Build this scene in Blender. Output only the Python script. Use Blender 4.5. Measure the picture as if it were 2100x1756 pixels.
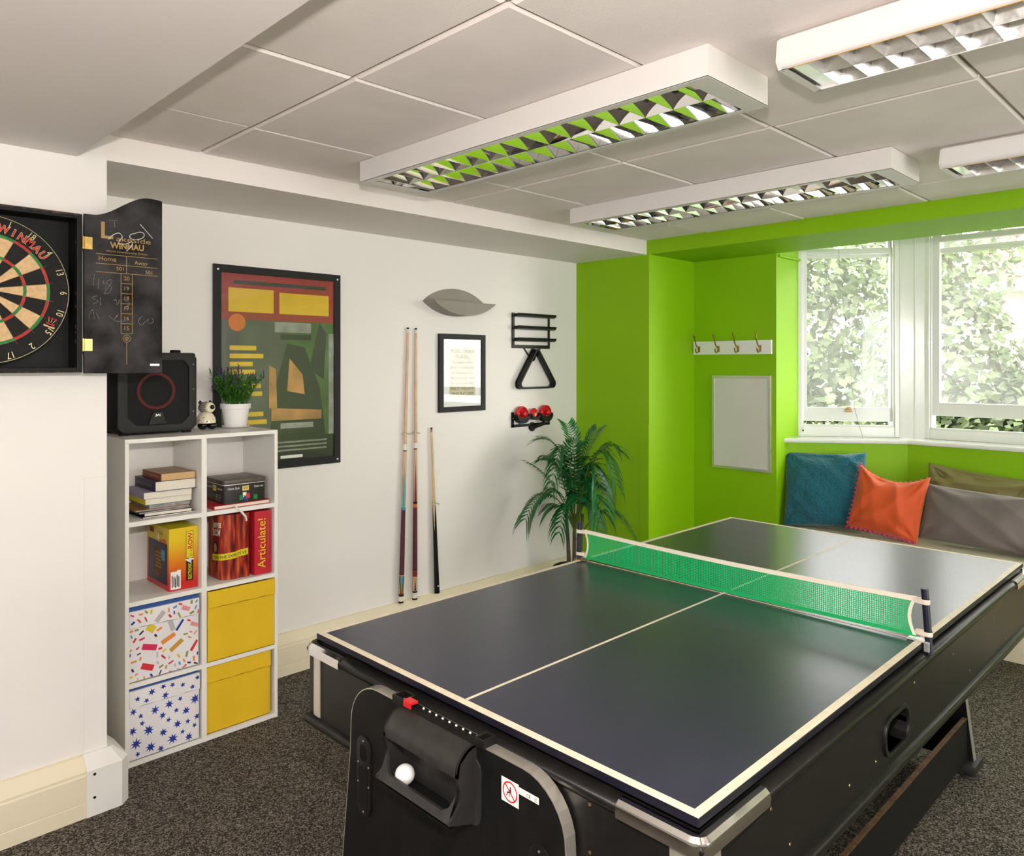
import bpy, bmesh, math, random
from mathutils import Vector, Matrix

random.seed(7)
PI = math.pi
scene = bpy.context.scene
COL = scene.collection
for o in list(bpy.data.objects):
    bpy.data.objects.remove(o)

# ------------------------------------------------------------------ camera
CAM_Z = 1.475
YAW = 0.791
cam_d = bpy.data.cameras.new('camera')
cam = bpy.data.objects.new('camera', cam_d)
COL.objects.link(cam)
cam.location = (0, 0, CAM_Z)
cam.rotation_euler = (PI / 2, 0, YAW - PI / 2)
cam_d.sensor_fit = 'HORIZONTAL'
cam_d.sensor_width = 36.0
cam_d.lens = 1548.0 / 2100.0 * 36.0
cam_d.shift_y = (748.0 - 878.0) / 2100.0
cam_d.clip_start = 0.02
cam_d.clip_end = 300
scene.camera = cam

# ------------------------------------------------------------------ exposure
vs = scene.view_settings
vs.view_transform = 'Standard'
vs.look = 'None'
vs.exposure = 0.27
vs.gamma = 1.0
vs.use_curve_mapping = False

# ------------------------------------------------------------------ world: bright hazy sky
world = bpy.data.worlds.new('sky')
scene.world = world
world.use_nodes = True
wb = world.node_tree.nodes['Background']
wb.inputs['Color'].default_value = (1.0, 0.99, 0.975, 1)
wb.inputs['Strength'].default_value = 6.0

# hazy sun outside, shining in low through the bay
sun_d = bpy.data.lights.new('hazy_sun', 'SUN')
sun = bpy.data.objects.new('hazy_sun', sun_d)
COL.objects.link(sun)
sun_d.energy = 7.0
sun_d.angle = math.radians(52)
sun_d.color = (1.0, 0.95, 0.88)
_d = Vector((-0.72, 0.66, -0.27)).normalized()
sun.rotation_euler = _d.to_track_quat('-Z', 'Y').to_euler()
sun.location = (9, -4, 5)

# the photographer's flash, a little above the lens
fl_d = bpy.data.lights.new('camera_flash', 'SPOT')
fl = bpy.data.objects.new('camera_flash', fl_d)
COL.objects.link(fl)
fl_d.energy = 105.0
fl_d.shadow_soft_size = 0.03
fl_d.spot_size = math.radians(165)
fl_d.spot_blend = 0.35
fl_d.color = (1.0, 0.915, 0.86)
fl.location = (0.05, 0.04, 1.72)
fl.rotation_euler = (PI / 2 + 0.10, 0, YAW - PI / 2)

# ================================================================== helpers
W = {}          # world offset of every parent


def V(*a):
    return Vector(a)


class MB:
    """collects faces in world coordinates"""
    def __init__(s):
        s.v = []; s.f = []; s.m = []

    def add(s, vs_, fs, mi=0):
        b = len(s.v)
        s.v.extend([Vector(p) for p in vs_])
        for f in fs:
            s.f.append([b + i for i in f]); s.m.append(mi)
        return s

    def box(s, x0, x1, y0, y1, z0, z1, mi=0):
        vs_ = [(x, y, z) for z in (z0, z1) for y in (y0, y1) for x in (x0, x1)]
        return s.add(vs_, [(0, 2, 3, 1), (4, 5, 7, 6), (0, 1, 5, 4), (2, 6, 7, 3), (0, 4, 6, 2), (1, 3, 7, 5)], mi)

    def obox(s, c, r, u, n, hr, hu, hn, mi=0):
        """oriented box: centre, three unit axes, three half sizes"""
        c, r, u, n = Vector(c), Vector(r), Vector(u), Vector(n)
        vs_ = [c + r * (a * hr) + u * (b * hu) + n * (d * hn) for d in (-1, 1) for b in (-1, 1) for a in (-1, 1)]
        return s.add(vs_, [(0, 2, 3, 1), (4, 5, 7, 6), (0, 1, 5, 4), (2, 6, 7, 3), (0, 4, 6, 2), (1, 3, 7, 5)], mi)

    def prism(s, pts, ax, a0, a1, mi=0):
        def P(p, a):
            return {'x': (a, p[0], p[1]), 'y': (p[0], a, p[1]), 'z': (p[0], p[1], a)}[ax]
        n = len(pts)
        vs_ = [P(p, a0) for p in pts] + [P(p, a1) for p in pts]
        fs = [tuple(range(n)), tuple(range(2 * n - 1, n - 1, -1))]
        fs += [(i, (i + 1) % n, n + (i + 1) % n, n + i) for i in range(n)]
        return s.add(vs_, fs, mi)

    def ring_prism(s, outer, inner, ax, a0, a1, mi=0):
        """prism with a hole; outer and inner have the same point count"""
        def P(p, a):
            return {'x': (a, p[0], p[1]), 'y': (p[0], a, p[1]), 'z': (p[0], p[1], a)}[ax]
        n = len(outer)
        vs_ = [P(p, a0) for p in outer] + [P(p, a1) for p in outer] + [P(p, a0) for p in inner] + [P(p, a1) for p in inner]
        fs = []
        for i in range(n):
            j = (i + 1) % n
            fs += [(i, j, n + j, n + i), (2 * n + j, 2 * n + i, 3 * n + i, 3 * n + j),
                   (j, i, 2 * n + i, 2 * n + j), (n + i, n + j, 3 * n + j, 3 * n + i)]
        return s.add(vs_, fs, mi)

    def tube(s, path, r, n=8, mi=0, closed=False, caps=True):
        path = [Vector(p) for p in path]
        k = len(path)
        rs = r if isinstance(r, (list, tuple)) else [r] * k
        vs_ = []
        up = None
        for i, p in enumerate(path):
            a = path[(i - 1) % k] if (i > 0 or closed) else p
            b = path[(i + 1) % k] if (i < k - 1 or closed) else p
            t = (b - a)
            t = t.normalized() if t.length > 1e-9 else Vector((0, 0, 1))
            if up is None:
                up = Vector((0, 0, 1)) if abs(t.z) < 0.9 else Vector((1, 0, 0))
            e1 = (up - t * up.dot(t))
            if e1.length < 1e-6:
                e1 = t.orthogonal()
            e1.normalize(); up = e1
            e2 = t.cross(e1)
            for j in range(n):
                q = 2 * PI * j / n
                vs_.append(p + e1 * (rs[i] * math.cos(q)) + e2 * (rs[i] * math.sin(q)))
        fs = []
        for i in range(k if closed else k - 1):
            i2 = (i + 1) % k
            for j in range(n):
                j2 = (j + 1) % n
                fs.append((i * n + j, i * n + j2, i2 * n + j2, i2 * n + j))
        if caps and not closed:
            fs.append(tuple(range(n - 1, -1, -1)))
            fs.append(tuple((k - 1) * n + j for j in range(n)))
        return s.add(vs_, fs, mi)

    def lathe(s, prof, c=(0, 0, 0), n=24, mi=0, axis=None, e1=None):
        """prof: (radius, height) along axis from c"""
        c = Vector(c)
        ax = Vector(axis).normalized() if axis is not None else Vector((0, 0, 1))
        e1 = Vector(e1).normalized() if e1 is not None else ax.orthogonal().normalized()
        e2 = ax.cross(e1)
        vs_ = []
        for r, h in prof:
            for j in range(n):
                q = 2 * PI * j / n
                vs_.append(c + ax * h + e1 * (r * math.cos(q)) + e2 * (r * math.sin(q)))
        fs = []
        for i in range(len(prof) - 1):
            for j in range(n):
                j2 = (j + 1) % n
                fs.append((i * n + j, i * n + j2, (i + 1) * n + j2, (i + 1) * n + j))
        if prof[0][0] > 1e-6:
            fs.append(tuple(range(n - 1, -1, -1)))
        if prof[-1][0] > 1e-6:
            fs.append(tuple((len(prof) - 1) * n + j for j in range(n)))
        return s.add(vs_, fs, mi)

    def ball(s, c, r, nu=20, nv=12, mi=0):
        rx, ry, rz = r if isinstance(r, (tuple, list)) else (r, r, r)
        c = Vector(c)
        vs_ = [c + V(0, 0, -rz)]
        for i in range(1, nv):
            a = -PI / 2 + PI * i / nv
            for j in range(nu):
                q = 2 * PI * j / nu
                vs_.append(c + V(rx * math.cos(a) * math.cos(q), ry * math.cos(a) * math.sin(q), rz * math.sin(a)))
        vs_.append(c + V(0, 0, rz))
        fs = [(0, 1 + (j + 1) % nu, 1 + j) for j in range(nu)]
        for i in range(nv - 2):
            for j in range(nu):
                j2 = (j + 1) % nu
                fs.append((1 + i * nu + j, 1 + i * nu + j2, 1 + (i + 1) * nu + j2, 1 + (i + 1) * nu + j))
        t = len(vs_) - 1
        fs += [(t, 1 + (nv - 2) * nu + j, 1 + (nv - 2) * nu + (j + 1) % nu) for j in range(nu)]
        return s.add(vs_, fs, mi)

    def poly(s, pts, mi=0):
        return s.add(pts, [tuple(range(len(pts)))], mi)

    def flat(s, pts2, o, r, u, mi=0, off=0.0):
        """planar polygon given in (right, up) coordinates of a surface"""
        o, r, u = Vector(o), Vector(r), Vector(u)
        n = r.cross(u)
        return s.add([o + r * p[0] + u * p[1] + n * off for p in pts2], [tuple(range(len(pts2)))], mi)

    def text(s, body, o, r, u, h, mi=0, off=0.0004, align='CENTER', sx=1.0, bold=0.0, shear=0.0):
        o, r, u = Vector(o), Vector(r).normalized(), Vector(u).normalized()
        n = r.cross(u)
        vs_, fs = text_data(body, bold, shear)
        if not vs_:
            return s
        xs = [p[0] for p in vs_]
        w0, w1 = min(xs), max(xs)
        dx = {'CENTER': -(w0 + w1) / 2, 'LEFT': -w0, 'RIGHT': -w1}[align]
        k = h / 0.70
        return s.add([o + r * ((p[0] + dx) * k * sx) + u * (p[1] * k) + n * off for p in vs_], fs, mi)

    def text_fit(s, body, o, r, u, width, h, mi=0, off=0.0004, align='CENTER', bold=0.0, shear=0.0):
        vs_, fs = text_data(body, bold, shear)
        xs = [p[0] for p in vs_]
        w = (max(xs) - min(xs)) * h / 0.70
        return s.text(body, o, r, u, h, mi, off, align, width / w, bold, shear)

    def build(s, name, mats, parent=None, bevel=0.0, seg=2, smooth=None, recalc=True, doubles=False):
        off = W.get(parent.name, Vector((0, 0, 0))) if parent is not None else Vector((0, 0, 0))
        me = bpy.data.meshes.new(name)
        bm = bmesh.new()
        bv = [bm.verts.new(p - off) for p in s.v]
        for f, mi in zip(s.f, s.m):
            try:
                fc = bm.faces.new([bv[i] for i in f])
                fc.material_index = mi
            except ValueError:
                pass
        if doubles:
            bmesh.ops.remove_doubles(bm, verts=bm.verts, dist=1e-5)
        if recalc:
            bmesh.ops.recalc_face_normals(bm, faces=bm.faces)
        if bevel > 0:
            es = [e for e in bm.edges if len(e.link_faces) == 2 and e.calc_face_angle(0) > 0.5]
            bmesh.ops.bevel(bm, geom=es, offset=bevel, segments=seg, affect='EDGES', profile=0.6, clamp_overlap=True)
        bm.to_mesh(me); bm.free()
        for m in (mats if isinstance(mats, (list, tuple)) else [mats]):
            me.materials.append(M[m] if isinstance(m, str) else m)
        if smooth is not None:
            me.shade_smooth()
            me.set_sharp_from_angle(angle=math.radians(smooth))
        o = bpy.data.objects.new(name, me)
        COL.objects.link(o)
        if parent is not None:
            o.parent = parent
        W[o.name] = off
        return o


_tc = {}


def text_data(body, bold=0.0, shear=0.0):
    key = (body, bold, shear)
    if key in _tc:
        return _tc[key]
    cu = bpy.data.curves.new('lettering', 'FONT')
    cu.body = body; cu.size = 1.0; cu.resolution_u = 3; cu.fill_mode = 'FRONT'
    cu.offset = bold; cu.shear = shear
    ob = bpy.data.objects.new('lettering_source', cu)
    COL.objects.link(ob)
    dg = bpy.context.evaluated_depsgraph_get()
    ev = ob.evaluated_get(dg)
    me = ev.to_mesh()
    vs_ = [tuple(v.co) for v in me.vertices]
    fs = [tuple(p.vertices) for p in me.polygons]
    ev.to_mesh_clear()
    bpy.data.objects.remove(ob); bpy.data.curves.remove(cu)
    _tc[key] = (vs_, fs)
    return _tc[key]


def tag(o, label=None, cat=None, group=None, kind=None):
    if label: o['label'] = label
    if cat: o['category'] = cat
    if group: o['group'] = group
    if kind: o['kind'] = kind
    return o


def thing(name, loc, label, cat, group=None):
    o = bpy.data.objects.new(name, None)
    COL.objects.link(o)
    o.location = loc
    o.empty_display_size = 0.05
    W[o.name] = Vector(loc)
    return tag(o, label, cat, group)


def share(src, parent, dv, name=None):
    """a copy of a part that shares its mesh, moved by dv"""
    c = src.copy()
    COL.objects.link(c)
    c.parent = parent
    c.location = Vector(src.location) + Vector(dv)
    W[c.name] = W.get(src.name, Vector((0, 0, 0)))
    return c


def arc(cx, cy, r, a0, a1, n):
    return [(cx + r * math.cos(a0 + (a1 - a0) * i / n), cy + r * math.sin(a0 + (a1 - a0) * i / n)) for i in range(n + 1)]


def rrect(x0, x1, y0, y1, r, n=4):
    return (arc(x1 - r, y0 + r, r, -PI / 2, 0, n) + arc(x1 - r, y1 - r, r, 0, PI / 2, n) +
            arc(x0 + r, y1 - r, r, PI / 2, PI, n) + arc(x0 + r, y0 + r, r, PI, 1.5 * PI, n))


EX, EY, EZ = V(1, 0, 0), V(0, 1, 0), V(0, 0, 1)
# surfaces facing the camera: wall facing -Y -> right=+X ; wall facing -X -> right=-Y
RY, RX = V(1, 0, 0), V(0, -1, 0)

# ================================================================== materials
M = {}


def nt(m):
    m.use_nodes = True
    return m.node_tree.nodes, m.node_tree.links, m.node_tree.nodes['Principled BSDF']


def mat(name, col, rough=0.5, metal=0.0, var=0.0, scale=20.0, bump=0.0, bscale=200.0, spec=0.5, coat=0.0, sheen=0.0, col2=None):
    """principled with procedural colour variation and fine relief"""
    m = bpy.data.materials.new(name)
    N, L, b = nt(m)
    b.inputs['Roughness'].default_value = rough
    b.inputs['Metallic'].default_value = metal
    b.inputs['Specular IOR Level'].default_value = spec
    b.inputs['Coat Weight'].default_value = coat
    b.inputs['Sheen Weight'].default_value = sheen
    tc = N.new('ShaderNodeTexCoord')
    nz = N.new('ShaderNodeTexNoise')
    nz.inputs['Scale'].default_value = scale
    nz.inputs['Detail'].default_value = 4
    L.new(tc.outputs['Object'], nz.inputs['Vector'])
    cr = N.new('ShaderNodeValToRGB')
    c2 = col2 if col2 else tuple(max(0, c * (1 - var)) for c in col)
    c1 = col if col2 else tuple(min(1, c * (1 + var * 0.5)) for c in col)
    cr.color_ramp.elements[0].color = (*c2, 1)
    cr.color_ramp.elements[1].color = (*c1, 1)
    cr.color_ramp.elements[0].position = 0.35
    cr.color_ramp.elements[1].position = 0.65
    L.new(nz.outputs['Fac'], cr.inputs['Fac'])
    L.new(cr.outputs['Color'], b.inputs['Base Color'])
    if bump > 0:
        n2 = N.new('ShaderNodeTexNoise')
        n2.inputs['Scale'].default_value = bscale
        n2.inputs['Detail'].default_value = 3
        L.new(tc.outputs['Object'], n2.inputs['Vector'])
        bp = N.new('ShaderNodeBump')
        bp.inputs['Strength'].default_value = bump
        bp.inputs['Distance'].default_value = 0.002
        L.new(n2.outputs['Fac'], bp.inputs['Height'])
        L.new(bp.outputs['Normal'], b.inputs['Normal'])
    M[name] = m
    return m


mat('wall_white', (0.81, 0.775, 0.745), 0.55, var=0.035, scale=1.3, bump=0.12, bscale=160)
mat('wall_green', (0.25, 0.50, 0.002), 0.5, var=0.05, scale=1.5, bump=0.12, bscale=160, spec=0.25)
mat('beam_white', (0.82, 0.76, 0.73), 0.55, var=0.03, scale=1.2, bump=0.08, bscale=120)
mat('tile', (0.86, 0.79, 0.75), 0.85, var=0.04, scale=5, bump=0.35, bscale=140)
mat('tile_grid', (0.26, 0.23, 0.21), 0.6)
mat('trunking', (0.79, 0.71, 0.53), 0.35, var=0.04, scale=2.5)
mat('trunking_white', (0.80, 0.78, 0.75), 0.35, var=0.03, scale=6)
mat('gloss_white', (0.83, 0.83, 0.82), 0.18, var=0.02, scale=3, coat=0.3)
mat('shelf_white', (0.80, 0.775, 0.73), 0.4, var=0.02, scale=3)
mat('black', (0.007, 0.0068, 0.0066), 0.5, var=0.3, scale=30, bump=0.1, bscale=500, spec=0.18)
mat('black_satin', (0.009, 0.008, 0.0075), 0.36, var=0.2, scale=40, bump=0.15, bscale=700, spec=0.25)
mat('black_gloss', (0.006, 0.006, 0.006), 0.08)
mat('black_frame', (0.014, 0.013, 0.0135), 0.5, bump=0.1, bscale=300, spec=0.25)
mat('chrome', (0.78, 0.76, 0.73), 0.08, metal=1.0)
mat('mirror', (0.86, 0.86, 0.87), 0.05, metal=1.0)
mat('pearl', (0.86, 0.85, 0.84), 0.24, metal=1.0, bump=0.6, bscale=25)
mat('aluminium', (0.70, 0.69, 0.67), 0.35, metal=0.9)
mat('brushed_edge', (0.62, 0.58, 0.50), 0.3, metal=0.75)
mat('lamp_white', (0.74, 0.71, 0.68), 0.35, var=0.02, scale=3)
mat('tube_white', (0.85, 0.85, 0.85), 0.3)
mat('amber', (0.75, 0.42, 0.10), 0.35)
mat('brass', (0.55, 0.37, 0.12), 0.25, metal=1.0, var=0.15, scale=60)
mat('old_brass', (0.36, 0.25, 0.12), 0.35, metal=0.9, var=0.3, scale=60)
mat('white', (0.80, 0.80, 0.79), 0.4)
mat('print_white', (0.78, 0.77, 0.75), 0.5)
mat('red_plastic', (0.60, 0.010, 0.018), 0.25)
mat('red_gloss', (0.62, 0.015, 0.02), 0.35)
mat('blue_chalk', (0.02, 0.22, 0.42), 0.8)
mat('taupe', (0.27, 0.245, 0.215), 0.55, var=0.04, scale=10, bump=0.2, bscale=400)
mat('whiteboard', (0.66, 0.635, 0.60), 0.25, var=0.02, scale=4)
mat('table_top', (0.026, 0.026, 0.052), 0.25, var=0.12, scale=9, bump=0.05, bscale=500, spec=0.6)
mat('line_cream', (0.75, 0.66, 0.50), 0.5, var=0.10, scale=30)
mat('edge_blue', (0.009, 0.008, 0.016), 0.4, spec=0.2)
mat('housing', (0.024, 0.022, 0.0205), 0.38, var=0.2, scale=40, bump=0.25, bscale=800, spec=0.45)
mat('fold_shadow_yellow', (0.34, 0.19, 0.002), 0.8)  # darker yellow for the shadow line under the box flaps
mat('fold_shadow_grey', (0.30, 0.28, 0.29), 0.8)  # grey for the same shadow line on the white boxes
mat('post_blue', (0.006, 0.006, 0.022), 0.35)
mat('strap', (0.66, 0.56, 0.47), 0.7, var=0.1, scale=60, bump=0.3)
mat('raw_board', (0.17, 0.085, 0.04), 0.8, var=0.35, scale=60, bump=0.4, bscale=250)
mat('maple', (0.60, 0.40, 0.23), 0.35, var=0.15, scale=12, coat=0.3)
mat('ash', (0.66, 0.49, 0.27), 0.35, var=0.15, scale=12, coat=0.3)
mat('ivory', (0.78, 0.73, 0.62), 0.35)
mat('burgundy', (0.09, 0.008, 0.018), 0.45, var=0.35, scale=300, bump=0.3, bscale=600)
mat('turquoise', (0.02, 0.34, 0.43), 0.35)
mat('gold_inlay', (0.70, 0.52, 0.12), 0.35)
mat('dark_red', (0.19, 0.012, 0.010), 0.4)
mat('ferrule', (0.62, 0.60, 0.56), 0.3)
mat('sisal_cream', (0.64, 0.42, 0.22), 0.85, var=0.14, scale=90, bump=0.4, bscale=500)
mat('sisal_black', (0.009, 0.008, 0.0075), 0.9, var=0.3, scale=90, bump=0.4, bscale=500)
mat('sisal_red', (0.52, 0.02, 0.018), 0.8, var=0.2, scale=90, bump=0.3, bscale=500)
mat('sisal_green', (0.010, 0.22, 0.050), 0.8, var=0.2, scale=90, bump=0.3, bscale=500)
mat('wire', (0.42, 0.36, 0.20), 0.4, metal=0.8)
mat('worn_edge', (0.05, 0.028, 0.018), 0.7, var=0.8, scale=45)
mat('gold_print', (0.34, 0.20, 0.055), 0.5)
mat('chalk', (0.60, 0.59, 0.57), 0.9, var=0.35, scale=120)
mat('chalk_faint', (0.20, 0.195, 0.195), 0.9, var=0.6, scale=120)
mat('speaker_black', (0.007, 0.007, 0.0075), 0.6, bump=0.4, bscale=700, spec=0.2)
mat('speaker_grey', (0.020, 0.019, 0.0185), 0.5, bump=0.3, bscale=600, spec=0.25)
mat('speaker_red', (0.085, 0.007, 0.008), 0.5, spec=0.2)
mat('pot_white', (0.78, 0.76, 0.76), 0.45)
mat('soil', (0.03, 0.02, 0.012), 0.9, bump=0.8, bscale=150)
mat('cream_glaze', (0.74, 0.67, 0.50), 0.15, coat=0.5)
mat('grey_glaze', (0.24, 0.21, 0.19), 0.2, coat=0.5)
mat('fabric_yellow', (0.74, 0.47, 0.004), 0.7, var=0.05, scale=6, bump=0.25, bscale=600)
mat('fabric_white', (0.76, 0.73, 0.74), 0.7, var=0.03, scale=8, bump=0.2, bscale=500)
mat('lining_blue', (0.02, 0.07, 0.26), 0.7)
mat('print_blue', (0.012, 0.035, 0.30), 0.6)
for k, c in dict(pink=(0.62, 0.02, 0.10), salmon=(0.70, 0.27, 0.27), orange=(0.76, 0.24, 0.045), ochre=(0.56, 0.28, 0.025),
                 yellow=(0.68, 0.53, 0.02), olive=(0.22, 0.28, 0.03), sky=(0.09, 0.28, 0.50), navy=(0.012, 0.015, 0.06),
                 grey=(0.46, 0.43, 0.43), red=(0.60, 0.02, 0.03), black=(0.01, 0.01, 0.012), blue=(0.015, 0.03, 0.30)).items():
    mat('pr_' + k, c, 0.6)
mat('paper', (0.74, 0.68, 0.58), 0.8, var=0.06, scale=150)
mat('paper_buff', (0.60, 0.38, 0.17), 0.8, var=0.1, scale=150)
mat('cover_rust', (0.22, 0.055, 0.022), 0.5)
mat('cover_tan', (0.36, 0.24, 0.14), 0.5, var=0.1, scale=30)
mat('cover_navy', (0.008, 0.010, 0.055), 0.4)
mat('cover_lilac', (0.34, 0.30, 0.42), 0.5, var=0.2, scale=40)
mat('cover_yellow', (0.70, 0.60, 0.015), 0.4)
mat('cover_teal', (0.10, 0.30, 0.24), 0.4)
mat('cover_grey', (0.30, 0.29, 0.28), 0.5, var=0.3, scale=40)
mat('cover_dark', (0.05, 0.045, 0.05), 0.4, var=0.5, scale=50)
mat('cover_red', (0.50, 0.015, 0.03), 0.4)
mat('tin_dark', (0.022, 0.018, 0.018), 0.3, var=0.3, scale=20)
mat('tin_lid', (0.085, 0.060, 0.052), 0.35, var=0.5, scale=15)
mat('ribbon', (0.72, 0.70, 0.66), 0.6)
mat('teal_cushion', (0.004, 0.115, 0.165), 0.85, var=0.12, scale=8, sheen=0.3)
mat('orange_cushion', (0.70, 0.085, 0.008), 0.7, var=0.08, scale=5, bump=0.2, bscale=300, sheen=0.3)
mat('pom_pink', (0.60, 0.06, 0.16), 0.9, bump=0.6, bscale=600)
mat('olive_cushion', (0.235, 0.205, 0.075), 0.75, var=0.08, scale=5, bump=0.2, bscale=300)
mat('grey_cushion', (0.17, 0.14, 0.13), 0.75, var=0.06, scale=5, bump=0.2, bscale=300, sheen=0.2)
mat('stripe_pink', (0.60, 0.12, 0.12), 0.8)
mat('stripe_green', (0.45, 0.50, 0.05), 0.8)
mat('seat_fabric', (0.74, 0.67, 0.56), 0.8, var=0.06, scale=6, bump=0.25, bscale=350)
mat('seat_wood', (0.62, 0.47, 0.25), 0.5, var=0.12, scale=6)
mat('bark', (0.10, 0.075, 0.05), 0.9, var=0.4, scale=10, bump=0.8, bscale=30)
mat('grass', (0.10, 0.16, 0.04), 0.9, var=0.4, scale=3, bump=0.5, bscale=40)
mat('render_wall', (0.66, 0.61, 0.53), 0.9, var=0.08, scale=2)
mat('roof_tile', (0.36, 0.24, 0.19), 0.8, var=0.35, scale=4)
mat('house_trim', (0.75, 0.74, 0.72), 0.5)
mat('dark_glass', (0.02, 0.025, 0.03), 0.08)
mat('poster_red', (0.28, 0.016, 0.020), 0.3, var=0.1, scale=4)
mat('poster_dark', (0.075, 0.070, 0.068), 0.3, var=0.35, scale=5)
mat('poster_green', (0.050, 0.105, 0.022), 0.3, var=0.4, scale=5)
mat('poster_black', (0.012, 0.011, 0.010), 0.3)
mat('poster_yellow', (0.66, 0.42, 0.02), 0.3, var=0.08, scale=8)
mat('poster_tan', (0.46, 0.22, 0.07), 0.3, var=0.4, scale=7)
mat('poster_orange', (0.60, 0.14, 0.015), 0.3)
mat('poster_grey', (0.26, 0.26, 0.24), 0.3, var=0.3, scale=12)
mat('card_buff', (0.56, 0.52, 0.34), 0.6, var=0.15, scale=30)
mat('ink', (0.012, 0.012, 0.011), 0.6)
mat('lavender', (0.055, 0.030, 0.11), 0.8, var=0.3, scale=60)
mat('palm_stem', (0.10, 0.16, 0.020), 0.5, var=0.2, scale=20)


def leaf_mat(name, c, trans, rough=0.4, rnd=0.35):
    m = bpy.data.materials.new(name)
    N, L, b = nt(m)
    oi = N.new('ShaderNodeNewGeometry')
    hs = N.new('ShaderNodeHueSaturation')
    hs.inputs['Color'].default_value = (*c, 1)
    mr = N.new('ShaderNodeMapRange')
    mr.inputs['To Min'].default_value = 1 - rnd
    mr.inputs['To Max'].default_value = 1 + rnd
    L.new(oi.outputs['Random Per Island'], mr.inputs['Value'])
    L.new(mr.outputs['Result'], hs.inputs['Value'])
    L.new(hs.outputs['Color'], b.inputs['Base Color'])
    b.inputs['Roughness'].default_value = rough
    tr = N.new('ShaderNodeBsdfTranslucent')
    L.new(hs.outputs['Color'], tr.inputs['Color'])
    mx = N.new('ShaderNodeMixShader')
    mx.inputs['Fac'].default_value = trans
    L.new(b.outputs['BSDF'], mx.inputs[1]); L.new(tr.outputs['BSDF'], mx.inputs[2])
    L.new(mx.outputs['Shader'], N['Material Output'].inputs['Surface'])
    M[name] = m


leaf_mat('palm_leaf', (0.014, 0.15, 0.035), 0.34, 0.34, 0.6)
leaf_mat('lavender_leaf', (0.05, 0.19, 0.018), 0.25, 0.5, 0.4)
leaf_mat('tree_leaf', (0.165, 0.21, 0.10), 0.36, 0.5, 0.7)

# carpet: salt-and-pepper brown loop pile
m = bpy.data.materials.new('carpet'); N, L, b = nt(m); M['carpet'] = m
b.inputs['Roughness'].default_value = 0.95
b.inputs['Specular IOR Level'].default_value = 0.1
tc = N.new('ShaderNodeTexCoord')
vo = N.new('ShaderNodeTexVoronoi'); vo.inputs['Scale'].default_value = 230
n1 = N.new('ShaderNodeTexNoise'); n1.inputs['Scale'].default_value = 330; n1.inputs['Detail'].default_value = 3
L.new(tc.outputs['Object'], vo.inputs['Vector']); L.new(tc.outputs['Object'], n1.inputs['Vector'])
bw = N.new('ShaderNodeSeparateColor'); L.new(vo.outputs['Color'], bw.inputs['Color'])
mx = N.new('ShaderNodeMath'); mx.operation = 'MULTIPLY_ADD'; mx.inputs[1].default_value = 0.55; 
L.new(bw.outputs['Red'], mx.inputs[0])
m2 = N.new('ShaderNodeMath'); m2.operation = 'MULTIPLY'; m2.inputs[1].default_value = 0.45
L.new(n1.outputs['Fac'], m2.inputs[0]); L.new(m2.outputs[0], mx.inputs[2])
cr = N.new('ShaderNodeValToRGB'); e = cr.color_ramp.elements
e[0].position = 0.22; e[0].color = (0.015, 0.013, 0.011, 1)
e[1].position = 0.80; e[1].color = (0.30, 0.26, 0.215, 1)
x = e.new(0.5); x.color = (0.074, 0.063, 0.052, 1)
L.new(mx.outputs[0], cr.inputs['Fac']); L.new(cr.outputs['Color'], b.inputs['Base Color'])
bp = N.new('ShaderNodeBump'); bp.inputs['Strength'].default_value = 0.9; bp.inputs['Distance'].default_value = 0.004
L.new(mx.outputs[0], bp.inputs['Height']); L.new(bp.outputs['Normal'], b.inputs['Normal'])

# window glass, a little dusty
m = bpy.data.materials.new('window_glass'); N, L, b = nt(m); M['window_glass'] = m
tp = N.new('ShaderNodeBsdfTransparent'); gl = N.new('ShaderNodeBsdfGlossy'); gl.inputs['Roughness'].default_value = 0.02
tl = N.new('ShaderNodeBsdfTranslucent'); tl.inputs['Color'].default_value = (0.9, 0.92, 0.92, 1)
tc = N.new('ShaderNodeTexCoord'); nz = N.new('ShaderNodeTexNoise'); nz.inputs['Scale'].default_value = 3.0; nz.inputs['Detail'].default_value = 6
L.new(tc.outputs['Object'], nz.inputs['Vector'])
mr = N.new('ShaderNodeMapRange'); mr.inputs['From Min'].default_value = 0.3; mr.inputs['From Max'].default_value = 0.7
mr.inputs['To Min'].default_value = 0.035; mr.inputs['To Max'].default_value = 0.09
L.new(nz.outputs['Fac'], mr.inputs['Value'])
ma = N.new('ShaderNodeMixShader'); L.new(mr.outputs['Result'], ma.inputs['Fac']); L.new(tp.outputs[0], ma.inputs[1]); L.new(tl.outputs[0], ma.inputs[2])
mb_ = N.new('ShaderNodeMixShader'); mb_.inputs['Fac'].default_value = 0.03; L.new(ma.outputs[0], mb_.inputs[1]); L.new(gl.outputs[0], mb_.inputs[2])
L.new(mb_.outputs[0], N['Material Output'].inputs['Surface'])

# picture glazing: clear with a sharp reflection
m = bpy.data.materials.new('glazing'); N, L, b = nt(m); M['glazing'] = m
tp = N.new('ShaderNodeBsdfTransparent'); gl = N.new('ShaderNodeBsdfGlossy'); gl.inputs['Roughness'].default_value = 0.02
mm = N.new('ShaderNodeMixShader'); mm.inputs['Fac'].default_value = 0.04; L.new(tp.outputs[0], mm.inputs[1]); L.new(gl.outputs[0], mm.inputs[2])
L.new(mm.outputs[0], N['Material Output'].inputs['Surface'])

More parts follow.
